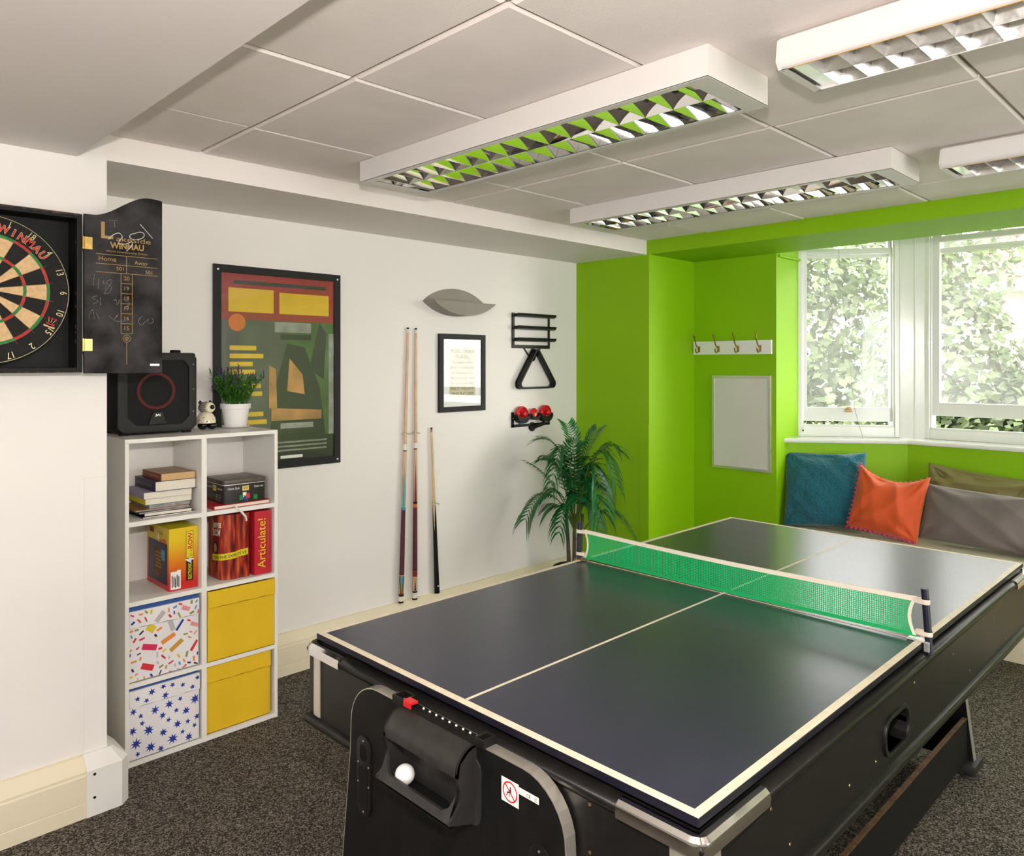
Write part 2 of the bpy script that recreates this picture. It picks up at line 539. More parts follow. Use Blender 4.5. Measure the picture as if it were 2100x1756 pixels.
# table tennis net: woven mesh with holes
m = bpy.data.materials.new('net_mesh'); N, L, b = nt(m); M['net_mesh'] = m
b.inputs['Base Color'].default_value = (0.004, 0.50, 0.17, 1); b.inputs['Roughness'].default_value = 0.6
tl = N.new('ShaderNodeBsdfTranslucent'); tl.inputs['Color'].default_value = (0.01, 0.70, 0.27, 1)
mt = N.new('ShaderNodeMixShader'); mt.inputs['Fac'].default_value = 0.5; L.new(b.outputs[0], mt.inputs[1]); L.new(tl.outputs[0], mt.inputs[2])
tc = N.new('ShaderNodeTexCoord'); sp = N.new('ShaderNodeSeparateXYZ'); L.new(tc.outputs['Object'], sp.inputs[0])


def stripes(out, period, duty):
    a = N.new('ShaderNodeMath'); a.operation = 'MULTIPLY'; a.inputs[1].default_value = 1 / period; L.new(out, a.inputs[0])
    f = N.new('ShaderNodeMath'); f.operation = 'FRACT'; L.new(a.outputs[0], f.inputs[0])
    g = N.new('ShaderNodeMath'); g.operation = 'LESS_THAN'; g.inputs[1].default_value = duty; L.new(f.outputs[0], g.inputs[0])
    return g.outputs[0]


s1 = stripes(sp.outputs['Y'], 0.0056, 0.46); s2 = stripes(sp.outputs['Z'], 0.0050, 0.40)
mxx = N.new('ShaderNodeMath'); mxx.operation = 'MAXIMUM'; L.new(s1, mxx.inputs[0]); L.new(s2, mxx.inputs[1])
tp = N.new('ShaderNodeBsdfTransparent')
mm = N.new('ShaderNodeMixShader'); L.new(mxx.outputs[0], mm.inputs['Fac']); L.new(tp.outputs[0], mm.inputs[1]); L.new(mt.outputs[0], mm.inputs[2])
L.new(mm.outputs[0], N['Material Output'].inputs['Surface'])
mat('net_green', (0.004, 0.36, 0.10), 0.6)
mat('net_tape', (0.72, 0.66, 0.55), 0.7)

# chalkboard: dusty black
mat('chalkboard', (0.048, 0.044, 0.046), 0.7, col2=(0.0085, 0.0072, 0.0075), scale=11, spec=0.2)

# knit texture on the teal cushion
m = M['teal_cushion']; N, L, b = nt(m)
tc = N.new('ShaderNodeTexCoord'); wv = N.new('ShaderNodeTexVoronoi'); wv.inputs['Scale'].default_value = 75
L.new(tc.outputs['Object'], wv.inputs['Vector'])
bp = N.new('ShaderNodeBump'); bp.inputs['Strength'].default_value = 0.8; bp.inputs['Distance'].default_value = 0.006; bp.invert = True
L.new(wv.outputs['Distance'], bp.inputs['Height']); L.new(bp.outputs['Normal'], b.inputs['Normal'])

# printed gradient of the game box: yellow at the top, red at the bottom
m = bpy.data.materials.new('box_gradient'); N, L, b = nt(m); M['box_gradient'] = m
b.inputs['Roughness'].default_value = 0.35
tc = N.new('ShaderNodeTexCoord'); sp = N.new('ShaderNodeSeparateXYZ'); L.new(tc.outputs['Object'], sp.inputs[0])
mr = N.new('ShaderNodeMapRange'); mr.inputs['From Min'].default_value = 0.0; mr.inputs['From Max'].default_value = 0.24
L.new(sp.outputs['Z'], mr.inputs['Value'])
cr = N.new('ShaderNodeValToRGB'); e = cr.color_ramp.elements
e[0].position = 0.12; e[0].color = (0.55, 0.015, 0.015, 1); e[1].position = 0.8; e[1].color = (0.72, 0.50, 0.01, 1)
x = e.new(0.42); x.color = (0.68, 0.17, 0.01, 1)
L.new(mr.outputs[0], cr.inputs['Fac']); L.new(cr.outputs[0], b.inputs['Base Color'])

# printed sticks of the stacking game: streaky reds
m = bpy.data.materials.new('dynamite_print'); N, L, b = nt(m); M['dynamite_print'] = m
b.inputs['Roughness'].default_value = 0.3
tc = N.new('ShaderNodeTexCoord'); mp = N.new('ShaderNodeMapping'); mp.inputs['Scale'].default_value = (70, 70, 9)
L.new(tc.outputs['Object'], mp.inputs[0])
nz = N.new('ShaderNodeTexNoise'); nz.inputs['Scale'].default_value = 1.0; nz.inputs['Detail'].default_value = 5; L.new(mp.outputs[0], nz.inputs['Vector'])
cr = N.new('ShaderNodeValToRGB'); e = cr.color_ramp.elements
e[0].position = 0.36; e[0].color = (0.035, 0.006, 0.005, 1); e[1].position = 0.72; e[1].color = (0.62, 0.16, 0.035, 1)
x = e.new(0.52); x.color = (0.34, 0.018, 0.012, 1)
L.new(nz.outputs['Fac'], cr.inputs['Fac']); L.new(cr.outputs[0], b.inputs['Base Color'])

# ================================================================== the room shell
YW, YP, XP = 3.35, 2.773, 0.819       # back wall, pillar face, pillar corner
XG, YG = 3.93, 2.755                  # green pier
XR = 4.45                             # recess, bay and window seat front
ZC = 2.25
Y0 = -3.0
XL = -2.2


def struct(name, mb, mats, label, cat, bevel=0.0, smooth=None):
    o = mb.build(name, mats, None, bevel=bevel, smooth=smooth)
    return tag(o, label, cat, kind='structure')


struct('floor', MB().box(XL, XR + 0.02, Y0, YW, -0.12, 0.0), 'carpet', 'dark brown flecked carpet floor under the games table', 'floor')
struct('wall_back', MB().box(XP - 0.05, XG + 0.1, YW, YW + 0.12, 0, 2.6), 'wall_white', 'white painted wall with the poster and cues', 'wall')

wl = struct('wall_left', MB().box(XL, XP, YP, YW + 0.12, 0, 2.6), 'wall_white', 'white pillar wall carrying the dartboard cabinet', 'wall')
MB().box(0.749, XP - 0.0005, YP - 0.004, YP, 0.18, 1.10).build('cover_strip', 'wall_white', wl, bevel=0.0015)

wp = struct('wall_corner', MB().box(XG, XR + 0.3, YG, YW + 0.12, 0, 2.6), 'wall_green', 'lime green pier in the corner behind the palm', 'wall')
MB().box(XG - 0.004, XG, YG + 0.001, 2.822, 0.0, 1.10).build('cover_strip', 'wall_green', wp, bevel=0.0015)
REV = 2.173
BAY = [(4.585, REV), (5.005, 1.592), (5.005, 0.19), (4.585, -0.39)]     # inner face of the wall under the sill
struct('wall_recess', MB().box(XR, 4.78, REV, YG, 0, 2.6), 'wall_green', 'lime green recess wall with coat hooks and whiteboard', 'wall')
struct('wall_right', MB().box(XR, 5.1, Y0 - 0.15, -0.39, 0, 2.6), 'wall_green', 'lime green wall past the bay', 'wall')
wbay = MB()
o_ = [(4.75, REV + 0.05), (5.2, 1.66), (5.2, 0.12), (4.75, -0.44)]
for i in range(3):
    wbay.prism([BAY[i], BAY[i + 1], o_[i + 1], o_[i]], 'z', -0.1, 0.985)
struct('wall_bay', wbay, 'wall_green', 'lime green dado wall below the bay window sill', 'wall')
RA, RB, RZ0, RZ1 = 1.0, 4.3, 0.08, 2.2          # unseen wide glazing added behind the photographer to fill the room with light
SA, SB_, SZ0, SZ1 = -2.3, 0.5, 0.8, 2.2          # unseen side window added in the end wall for more ambient light
wr_ = MB().box(XL, RA, Y0 - 0.15, Y0, 0, 2.6).box(RB, XR, Y0 - 0.15, Y0, 0, 2.6).box(RA, RB, Y0 - 0.15, Y0, 0, RZ0).box(RA, RB, Y0 - 0.15, Y0, RZ1, 2.6)
struct('wall_rear', wr_, 'wall_white', 'white wall with wide glazing added for light behind the photographer', 'wall')
ws_ = MB().box(XL - .15, XL, Y0 - 0.15, SA, 0, 2.6).box(XL - .15, XL, SB_, YW + .12, 0, 2.6).box(XL - .15, XL, SA, SB_, 0, SZ0).box(XL - .15, XL, SA, SB_, SZ1, 2.6)
struct('wall_side', ws_, 'wall_white', 'white end wall with a window added for light behind the photographer', 'wall')
fw = MB().box(RA, RB, Y0 - .12, Y0 - .07, RZ0, RZ0 + .06).box(RA, RB, Y0 - .12, Y0 - .07, RZ1 - .06, RZ1)
for k in range(4):
    xx = RA + (RB - RA - .06) * k / 3
    fw.box(xx, xx + .06, Y0 - .12, Y0 - .07, RZ0 + .06, RZ1 - .06)
w3 = struct('fill_window_rear', fw, 'gloss_white', 'wide white framed window added behind the photographer for fill light', 'window')
for k in range(3):
    xa, xb_ = RA + .06 + (RB - RA - .06) * k / 3, RA + (RB - RA - .06) * (k + 1) / 3
    MB().box(xa, xb_, Y0 - .098, Y0 - .094, RZ0 + .06, RZ1 - .06).build('pane', 'window_glass', w3)
fw = MB().box(XL - .12, XL - .07, SA, SB_, SZ0, SZ0 + .06).box(XL - .12, XL - .07, SA, SB_, SZ1 - .06, SZ1)
for k in range(3):
    yy = SA + (SB_ - SA - .06) * k / 2
    fw.box(XL - .12, XL - .07, yy, yy + .06, SZ0 + .06, SZ1 - .06)
w5 = struct('fill_window_side', fw, 'gloss_white', 'white framed side window added behind the photographer for fill light', 'window')
for k in range(2):
    ya, yb_ = SA + .06 + (SB_ - SA - .06) * k / 2, SA + (SB_ - SA - .06) * (k + 1) / 2
    MB().box(XL - .098, XL - .094, ya, yb_, SZ0 + .06, SZ1 - .06).build('pane', 'window_glass', w5)

struct('sun_block_wall', MB().box(XR, XR + 0.2, Y0 - 9.0, Y0 - 0.15, -1.2, 4.2), 'render_wall', 'added unseen wall blocking the sun from the rear window', 'wall')  # unseen wall added outside to keep the sun off the rear glazing
# bulkhead, green lintel, left beam
struct('trim_1', MB().box(XP, XG, YP, YW, 2.165, 2.6), 'beam_white', 'white boxed bulkhead along the top of the white wall', 'bulkhead')
tr2 = MB().box(XG, XR + 0.01, Y0, YG, 2.165, 2.6)
struct('trim_2', tr2, 'wall_green', 'lime green lintel spanning above the bay window', 'lintel')
struct('trim_3', MB().box(-0.5, 0.727, Y0, YP, 2.16, 2.6), 'beam_white', 'white ceiling beam above the dartboard', 'beam')
tb = MB().tube([(4.47, REV - 0.008, 2.152), (4.76, REV - 0.008, 2.152)], 0.009, 10)
struct('trim_4', tb, 'wall_green', 'small rounded green batten at the top of the window reveal', 'trim', smooth=40)

# ceiling with lay-in tiles
ceil = struct('ceiling', MB().box(XL, XG + 0.05, Y0, YP + 0.05, 2.264, 2.6), 'tile_grid', 'suspended ceiling of pale square-edged tiles', 'ceiling')
tx = [XL, -1.266, -0.066, 1.134, 2.335, 3.537, XG]
ty = [YP] + [2.352 - 0.597 * k for k in range(9)] + [Y0]
for i in range(6):
    for j in range(len(ty) - 1):
        x0, x1, y1, y0 = tx[i] + 0.005, tx[i + 1] - 0.005, ty[j] - 0.0035, ty[j + 1] + 0.0035
        if j == 0: y1 += 0.0035
        if i == 5: x1 += 0.005
        c = 0.007
        dz = random.uniform(-0.0012, 0.0012)
        b = MB()
        vs_ = [(x0, y0, 2.266), (x1, y0, 2.266), (x1, y1, 2.266), (x0, y1, 2.266),
               (x0, y0, 2.2555), (x1, y0, 2.2555), (x1, y1, 2.2555), (x0, y1, 2.2555),
               (x0 + c, y0 + c, 2.250 + dz), (x1 - c, y0 + c, 2.250 + dz), (x1 - c, y1 - c, 2.250 + dz), (x0 + c, y1 - c, 2.250 + dz)]
        b.add(vs_, [(3, 2, 1, 0), (0, 1, 5, 4), (1, 2, 6, 5), (2, 3, 7, 6), (3, 0, 4, 7), (4, 5, 9, 8), (5, 6, 10, 9), (6, 7, 11, 10), (7, 4, 8, 11), (8, 9, 10, 11)])
        b.build('ceiling_tile', 'tile', ceil)

# skirting trunking
PROF = [(0, 0), (0.055, 0), (0.055, 0.048), (0.0535, 0.050), (0.055, 0.052), (0.055, 0.136), (0.051, 0.140), (0.0515, 0.149), (0.014, 0.186), (0, 0.188)]
struct('baseboard_back', MB().prism([(YW - d, z) for d, z in PROF], 'x', XP + 0.056, XG), 'trunking', 'cream skirting trunking along the white wall', 'skirting')
bl_ = struct('baseboard_left', MB().prism([(YP - d, z) for d, z in PROF], 'x', XL, 0.745), 'trunking', 'cream skirting trunking along the pillar', 'skirting')
# moulded white corner piece
cp = MB()
def corner_ring(d, z):
    d2 = d + 0.003
    ch = 0.028 if d > 0.02 else 0.008
    return [(0.742, YP - d2, z), (XP + d2 - ch, YP - d2, z), (XP + d2, YP - d2 + ch, z), (XP + d2, YP + 0.12, z)]
rows = [corner_ring(0.055, 0.0), corner_ring(0.055, 0.150), corner_ring(0.012, 0.190), [(0.742, YP, 0.190), (XP, YP, 0.190), (XP, YP, 0.190), (XP, YP + 0.12, 0.190)]]
for a, b in zip(rows, rows[1:]):
    for i in range(3):
        cp.poly([a[i], a[i + 1], b[i + 1], b[i]])
cp.poly([rows[0][0], rows[1][0], rows[2][0], rows[3][0], (0.742, YP, 0)])
cp.poly([rows[0][3], rows[1][3], rows[2][3], rows[3][3], (XP, YP + 0.12, 0)])
co = cp.build('corner_piece', 'trunking_white', bl_, doubles=True)
for z in (0.136, 0.060):
    MB().lathe([(0.0, 0), (0.0045, 0.0), (0.0045, 0.0012), (0, 0.0012)], (0.765, YP - 0.0592, z), 12, axis=(0, -1, 0)).build('screw_hole', 'black', co)
MB().prism([(XP + d, z) for d, z in PROF], 'y', YP + 0.118, YW - 0.056).build('return_length', 'trunking', bl_)
struct('baseboard_right', MB().prism([(XR - d, z) for d, z in PROF], 'y', Y0, YG), 'trunking', 'cream skirting trunking below the window seat', 'skirting')
struct('baseboard_corner', MB().prism([(XG - d, z) for d, z in PROF], 'y', YG, YW - 0.056), 'trunking', 'cream skirting trunking on the green pier', 'skirting')

# ------------------------------------------------------------------ bay windows
# window sill with rounded nose
SF = [(4.56, REV), (4.985, 1.588), (4.985, 0.195), (4.56, -0.385)]
SB = [(4.82, REV + 0.06), (5.24, 1.70), (5.24, 0.08), (4.82, -0.47)]
sill = MB()
prof = [(0.004, 0.985), (0.0, 0.990), (-0.002, 0.998), (0.0, 1.006), (0.006, 1.011)]
def sp_(i, t):
    a, b = Vector((*SF[i], 0)), Vector((*SB[i], 0))
    dd = (b - a).normalized()
    return a + dd * t
for i in range(3):
    for (d0, z0), (d1, z1) in zip(prof, prof[1:]):
        a, b = sp_(i, d0), sp_(i + 1, d0); c, d = sp_(i + 1, d1), sp_(i, d1)
        sill.poly([(a.x, a.y, z0), (b.x, b.y, z0), (c.x, c.y, z1), (d.x, d.y, z1)])
    a, b = sp_(i, 0.006), sp_(i + 1, 0.006)
    sill.poly([(a.x, a.y, 1.011), (b.x, b.y, 1.011), (*SB[i + 1], 1.011), (*SB[i], 1.011)])
    a, b = sp_(i, 0.004), sp_(i + 1, 0.004)
    sill.poly([(a.x, a.y, 0.985), (b.x, b.y, 0.985), (*SB[i + 1], 0.985), (*SB[i], 0.985)])
struct('trim_5', sill, 'gloss_white', 'white rounded window sill running round the bay', 'sill', smooth=50)
struct('trim_6', MB().box(XR + 0.01, 5.9, -1.0, 2.8, 2.50, 2.6), 'gloss_white', 'white bay ceiling above the windows', 'ceiling')


def window(name, p0, d, Lt, z_rail, open_z, label, gl0, gl1):
    d = Vector((d[0], d[1], 0)).normalized()
    n = Vector((-d.y, d.x, 0))
    p0 = Vector((p0[0], p0[1], 0))

    def bx(b, t0, t1, z0, z1, n0, n1):
        return b.obox(p0 + d * ((t0 + t1) / 2) + n * ((n0 + n1) / 2) + EZ * ((z0 + z1) / 2), d, EZ, n, (t1 - t0) / 2, (z1 - z0) / 2, (n1 - n0) / 2)
    b = MB()
    bx(b, -0.01, 0.026, 1.011, 2.5, 0.0, 0.13); bx(b, Lt - 0.026, Lt + 0.004, 1.011, 2.5, 0.0, 0.13)
    bx(b, 0.026, Lt - 0.026, 1.011, open_z - 0.012, 0.004, 0.13); bx(b, 0.026, Lt - 0.026, 2.40, 2.5, 0.004, 0.13)
    root = tag(b.build(name, 'gloss_white', None, bevel=0.004), label, 'window', kind='structure')
    b = MB(); bx(b, 0.026, 0.036, open_z - 0.012, 2.4, 0.012, 0.026); bx(b, Lt - 0.036, Lt - 0.026, open_z - 0.012, 2.4, 0.012, 0.026)
    bx(b, 0.026, Lt - 0.026, open_z - 0.014, open_z, 0.012, 0.026)
    b.build('staff_bead', 'gloss_white', root, bevel=0.003)
    zr0, zr1 = z_rail
    top = 2.215 + (zr0 - 1.10)
    b = MB(); bx(b, 0.030, gl0, zr0, top, 0.03, 0.068); bx(b, gl1, Lt - 0.030, zr0, top, 0.03, 0.068)
    bx(b, gl0, gl1, zr0, zr1, 0.03, 0.068); bx(b, gl0, gl1, top - 0.035, top, 0.03, 0.068)
    sash = b.build('lower_sash', 'gloss_white', root, bevel=0.003)
    b = MB(); bx(b, gl0, gl1, zr1, top - 0.035, 0.048, 0.051); b.build('pane', 'window_glass', sash)
    b = MB(); bx(b, 0.030, gl0, 2.17, 2.45, 0.075, 0.112); bx(b, gl1, Lt - 0.03, 2.17, 2.45, 0.075, 0.112); bx(b, gl0, gl1, 2.17, 2.205, 0.075, 0.112)
    us = b.build('upper_sash', 'gloss_white', root, bevel=0.003)
    b = MB(); bx(b, gl0, gl1, 2.205, 2.42, 0.092, 0.095); b.build('pane', 'window_glass', us)
    # brass sash lift
    mid = (gl0 + gl1) / 2
    b = MB(); bx(b, mid - 0.022, mid + 0.022, zr1 - 0.030, zr1 - 0.012, 0.024, 0.030); bx(b, mid - 0.012, mid + 0.012, zr1 - 0.014, zr1 + 0.006, 0.014, 0.028)
    b.build('sash_lift', 'old_brass', sash, bevel=0.002)
    return root


D1 = (0.587, -0.8096)
window('window_1', (4.757, REV), D1, 0.612, (1.109, 1.199), 1.090, 'white sash window of the bay beside the green recess', 0.060, 0.567)
window('window_2', (5.16, 1.542), (0, -1), 1.30, (1.156, 1.239), 1.083, 'white sash window across the front of the bay', 0.075, 1.225)
window('window_4', (5.116, 0.105), (-0.587, -0.8096), 0.612, (1.109, 1.199), 1.090, 'white sash window on the far side of the bay', 0.045, 0.552)
# angled corner posts
cpst = MB().prism([(5.114, 1.678), (5.160, 1.542), (5.30, 1.542), (5.22, 1.755)], 'z', 1.0, 2.5)
struct('trim_7', cpst, 'gloss_white', 'white angled corner post between the two bay windows', 'post', bevel=0.004)
cpst = MB().prism([(5.114, 0.107), (5.160, 0.243), (5.30, 0.243), (5.22, 0.03)], 'z', 1.0, 2.5)
struct('trim_8', cpst, 'gloss_white', 'white angled corner post past the front bay window', 'post', bevel=0.004)
# bead running down the post
pb = MB().box(5.138, 5.146, 1.592, 1.600, 1.011, 2.5)
struct('trim_9', pb, 'gloss_white', 'thin white bead on the bay corner post', 'bead')

# window seat
st = thing('window_seat', (4.75, 0.9, 0), 'built-in window seat below the bay with a wood-coloured front', 'seat')
SEAT = [(XR + 0.001, REV - 0.002), (4.578, REV - 0.002), (4.998, 1.588), (4.998, 0.194), (4.578, -0.385), (XR + 0.001, -0.385)]
MB().prism(SEAT, 'z', 0.0, 0.43).build('base', 'seat_wood', st)
pad = thing('seat_pad', (4.75, 0.9, 0.43), 'long beige padded seat cushion lying on the window seat', 'cushion')
inset = [(XR + 0.004, REV - 0.03), (4.57, REV - 0.03), (4.985, 1.58), (4.985, 0.2), (4.57, -0.36), (XR + 0.004, -0.36)]
MB().prism(inset, 'z', 0.431, 0.476).build('cover', 'seat_fabric', pad, bevel=0.012, seg=3, smooth=40)
MB().tube([(4.47, 2.12, 0.477), (4.46, 1.5, 0.4775), (4.462, 0.9, 0.477), (4.46, -0.3, 0.477)], 0.004, 6).build('piping', 'seat_fabric', pad, smooth=60)

# blind cords
cd = thing('blind_cord', (4.95, 1.9, 0.98), 'thin dark pull cord hanging across the left bay window', 'cord')
MB().tube([(4.86, 1.98, 2.45), (4.885, 1.955, 2.1), (4.90, 1.915, 1.6), (4.905, 1.875, 1.2), (4.90, 1.835, 1.06), (4.87, 1.80, 0.99), (4.83, 1.775, 0.84)], 0.0013, 6).build('string', 'cover_grey', cd)
cc = thing('cord_cleat', (4.757, 2.15, 1.05), 'small metal cord cleat screwed to the left window jamb', 'cleat')
MB().obox((4.768, 2.147, 1.05), D1 + (0,), EZ, (0.8096, 0.587, 0), 0.006, 0.016, 0.004).build('plate', 'aluminium', cc, bevel=0.002)
MB().ball((4.764, 2.144, 1.05), 0.006, 12, 8).build('button', 'black_gloss', cc, smooth=60)
MB().tube([(4.766, 2.145, 1.06), (4.79, 2.112, 1.15), (4.80, 2.10, 1.22), (4.79, 2.115, 1.17), (4.762, 2.146, 1.04)], 0.0012, 6).build('looped_cord', 'white', cc)

# ================================================================== outside
gr = MB().poly([(4.9, -30, -1.2), (60, -30, -1.2), (60, 40, -1.2), (4.9, 40, -1.2)])
tag(gr.build('ground', 'grass', None), 'green garden lawn outside the bay window', 'lawn', kind='structure')


def leaf_tree(name, label, base, blobs, nleaf, size, seed):
    rng = random.Random(seed)
    t = thing(name, base, label, 'tree')
    b = MB()
    bx, by, bz = base
    tops = []
    b.tube([(bx, by, bz), (bx + 0.05, by, bz + 1.2), (bx, by + 0.1, bz + 2.4)], [0.16, 0.12, 0.08], 8)
    b.build('trunk', 'bark', t, smooth=60)
    b = MB()
    for (cx, cy, cz, rx, ry, rz) in blobs:
        b.tube([(bx, by, bz + 1.6), ((bx + cx) / 2, (by + cy) / 2, (bz + 1.6 + cz) / 2 + 0.2), (cx, cy, cz)], [0.06, 0.04, 0.012], 6)
        for k in range(6):
            q = rng.uniform(0, 2 * PI); e = rng.uniform(-0.6, 0.9)
            b.tube([(cx, cy, cz), (cx + rx * 0.9 * math.cos(q) * math.cos(e), cy + ry * 0.9 * math.sin(q) * math.cos(e), cz + rz * 0.9 * math.sin(e))], [0.012, 0.003], 5)
    b.build('branches', 'bark', t, smooth=60)
    vs_, fs = [], []
    tot = sum(r[3] * r[4] * r[5] for r in blobs)
    for (cx, cy, cz, rx, ry, rz) in blobs:
        for k in range(int(nleaf * rx * ry * rz / tot)):
            while True:
                p = V(rng.uniform(-1, 1), rng.uniform(-1, 1), rng.uniform(-1, 1))
                if 0.25 < p.length < 1: break
            p = p * (p.length ** -0.35)
            if p.length > 1.05: p = p.normalized() * rng.uniform(0.9, 1.05)
            c = V(cx + p.x * rx, cy + p.y * ry, cz + p.z * rz)
            nrm = (p.normalized() + V(rng.gauss(0, .6), rng.gauss(0, .6), rng.gauss(0.5, .6))).normalized()
            a = nrm.orthogonal().normalized()
            a = Matrix.Rotation(rng.uniform(0, 2 * PI), 3, nrm) @ a
            w = nrm.cross(a)
            s = size * rng.uniform(0.6, 1.3)
            i0 = len(vs_)
            vs_ += [c - a * s * .5, c - w * s * .42 - a * s * .05 + nrm * s * .1, c + a * s * .55 - nrm * s * .08, c + w * s * .42 - a * s * .05 + nrm * s * .1]
            fs.append((i0, i0 + 1, i0 + 2, i0 + 3))
    me = bpy.data.meshes.new('foliage')
    me.from_pydata([tuple(v - Vector(base)) for v in vs_], [], fs)
    me.materials.append(M['tree_leaf'])
    o = bpy.data.objects.new('foliage', me); COL.objects.link(o); o.parent = t
    tag(o, kind='stuff')
    return t


TB = [(11.0, 4.9, 2.2, 1.5, 1.5, 1.35), (10.6, 4.15, 0.7, 1.1, 1.1, 1.2), (10.8, 5.9, 0.8, 1.3, 1.3, 1.3), (11.6, 4.5, 3.0, 1.1, 1.0, 0.8), (11.5, 6.2, 2.6, 1.2, 1.2, 1.0)]
leaf_tree('garden_tree', 'leafy pale green tree filling the left bay window', (13.9, 6.3, -1.2),
          [(q[0] * 1.24, q[1] * 1.24, 1.475 + (q[2] - 1.475) * 1.24, q[3] * 1.2, q[4] * 1.2, q[5] * 1.24) for q in TB], 8500, 0.155, 3)
leaf_tree('garden_shrub', 'leafy darker green tree standing in front of the far house', (10.8, 2.1, -1.2),
          [(10.6, 3.0, 1.4, 0.95, 0.95, 1.2), (10.3, 2.2, 0.4, 1.0, 1.0, 1.0), (11.0, 3.0, 2.8, 0.8, 0.8, 0.75), (10.5, 1.6, 1.2, 0.8, 0.7, 0.8), (10.2, 3.1, 0.2, 0.9, 0.9, 0.9)], 6500, 0.125, 5)
# clipped hedge under the window
leaf_tree('garden_hedge', 'low dark green bush just outside below the bay sill', (7.6, 2.2, -1.2),
          [(7.6, 2.6, 0.2, 0.6, 0.8, 0.6), (7.6, 1.7, 0.15, 0.6, 0.8, 0.6), (7.7, 3.4, 0.15, 0.6, 0.8, 0.6)], 3500, 0.085, 9)

# neighbouring house
hs = thing('neighbour_house', (15.5, 0.0, -1.2), 'pale rendered neighbouring house with a tiled roof beyond the trees', 'house')
MB().box(14.2, 20, -8, 3.35, -1.2, 2.75).build('wall', 'render_wall', hs)
rb = MB().prism([(13.85, 2.72), (14.0, 2.85), (17.2, 5.2), (20.4, 2.85), (20.4, 2.72)], 'y', -8.2, 3.6)
rf = rb.build('roof', 'roof_tile', hs)
MB().box(13.78, 13.86, -8.2, 3.62, 2.62, 2.78).build('gutter', 'house_trim', hs, bevel=0.02)
MB().prism([(13.86, 2.60), (13.9, 2.80), (17.2, 5.22), (17.2, 5.02)], 'y', 3.58, 3.64).build('bargeboard', 'house_trim', hs)
sl = Vector((3.2, 0, 2.35)).normalized()
nn = Vector((-sl.z, 0, sl.x))
tile0 = None
for r in range(11):
    for c in range(14):
        p = V(14.0, 3.52 - 0.30 * c - (0.15 if r % 2 else 0), 2.87) + sl * (0.26 * r)
        if tile0 is None:
            b = MB()
            pts = [(-0.14, 0.0), (-0.07, 0.025), (0.0, 0.03), (0.07, 0.02), (0.14, 0.0)]
            lo = [p + EY * a - sl * 0.02 + nn * (h + 0.02) for a, h in pts]; hi = [p + EY * a + sl * 0.29 + nn * h for a, h in pts]
            lo2 = [q - nn * 0.02 for q in lo]
            for i in range(4):
                b.poly([lo[i], lo[i + 1], hi[i + 1], hi[i]]); b.poly([lo2[i], lo2[i + 1], lo[i + 1], lo[i]])
            tile0 = b.build('roof_tile', 'roof_tile', rf); p00 = p
        else:
            share(tile0, rf, p - p00)
wn = MB().box(14.14, 14.22, 1.2, 2.4, 0.6, 1.9).build('window', 'house_trim', hs)
MB().box(14.13, 14.15, 1.28, 1.76, 0.68, 1.82).build('pane', 'dark_glass', wn)
MB().box(14.13, 14.15, 1.84, 2.32, 0.68, 1.82).build('pane', 'dark_glass', wn)

# ================================================================== games table
TX0, TX1, TY0, TY1, TZ = 0.985, 3.035, 0.602, 1.695, 0.80
CX0, CX1, CY0, CY1 = 0.973, 3.047, 0.591, 1.706          # cabinet
gt = thing('games_table', (2.0, 1.148, 0), 'black multi-games table with a dark table tennis top and chrome corners', 'table')
top = MB().box(TX0, TX1, TY0, TY1, 0.7855, TZ).build('table_top', 'edge_blue', gt, bevel=0.002)
MB().box(TX0 + 0.003, TX1 - 0.003, TY0 + 0.003, TY1 - 0.003, TZ - 0.0005, TZ + 0.0006).build('playing_surface', 'table_top', top)
lw = 0.016
for x0, x1, y0, y1 in ((TX0 + .001, TX0 + .001 + lw, TY0 + .001, TY1 - .001), (TX1 - .001 - lw, TX1 - .001, TY0 + .001, TY1 - .001),
                       (TX0 + .001 + lw, TX1 - .001 - lw, TY0 + .001, TY0 + .001 + lw), (TX0 + .001 + lw, TX1 - .001 - lw, TY1 - .001 - lw, TY1 - .001)):
    MB().box(x0, x1, y0, y1, TZ, TZ + 0.0011).build('edge_line', 'line_cream', top)
MB().box(TX0 + lw, TX1 - lw, 1.1415, 1.1485, TZ, TZ + 0.0011).build('centre_line', 'line_cream', top)
tag(MB().box(2.009, 2.0105, TY0 + lw, TY1 - lw, TZ, TZ + 0.0009).build('fold_line', 'edge_blue', top))
for x in (1.1, 2.0, 2.9):
    for y in (0.72, 1.58):
        MB().box(x - .05, x + .05, y - .03, y + .03, 0.7755, 0.7856).build('spacer', 'black', gt)

# cabinet walls; the right side wall has an oval ball opening
cab = MB()
cab.box(CX0, CX0 + 0.03, CY0, CY1, 0.60, 0.752).box(CX1 - 0.03, CX1, CY0, CY1, 0.60, 0.752)
cab.box(CX0 + 0.03, CX1 - 0.03, CY1 - 0.03, CY1, 0.60, 0.752)
hx0, hx1, hz0, hz1 = 1.712, 1.848, 0.631, 0.702
o8 = [(CX0 + .03, .60), (1.78, .60), (CX1 - .03, .60), (CX1 - .03, .666), (CX1 - .03, .752), (1.78, .752), (CX0 + .03, .752), (CX0 + .03, .666)]
inn = rrect(hx0, hx1, hz0, hz1, 0.03, 4)
oc = []
cxm, czm = (hx0 + hx1) / 2, (hz0 + hz1) / 2
for px, pz in inn:
    dx, dz = px - cxm, pz - czm
    k = min((CX1 - .03 - cxm) / dx if dx > 1e-6 else 1e9, (CX0 + .03 - cxm) / dx if dx < -1e-6 else 1e9,
            (.752 - czm) / dz if dz > 1e-6 else 1e9, (.60 - czm) / dz if dz < -1e-6 else 1e9)
    oc.append((cxm + dx * k, czm + dz * k))
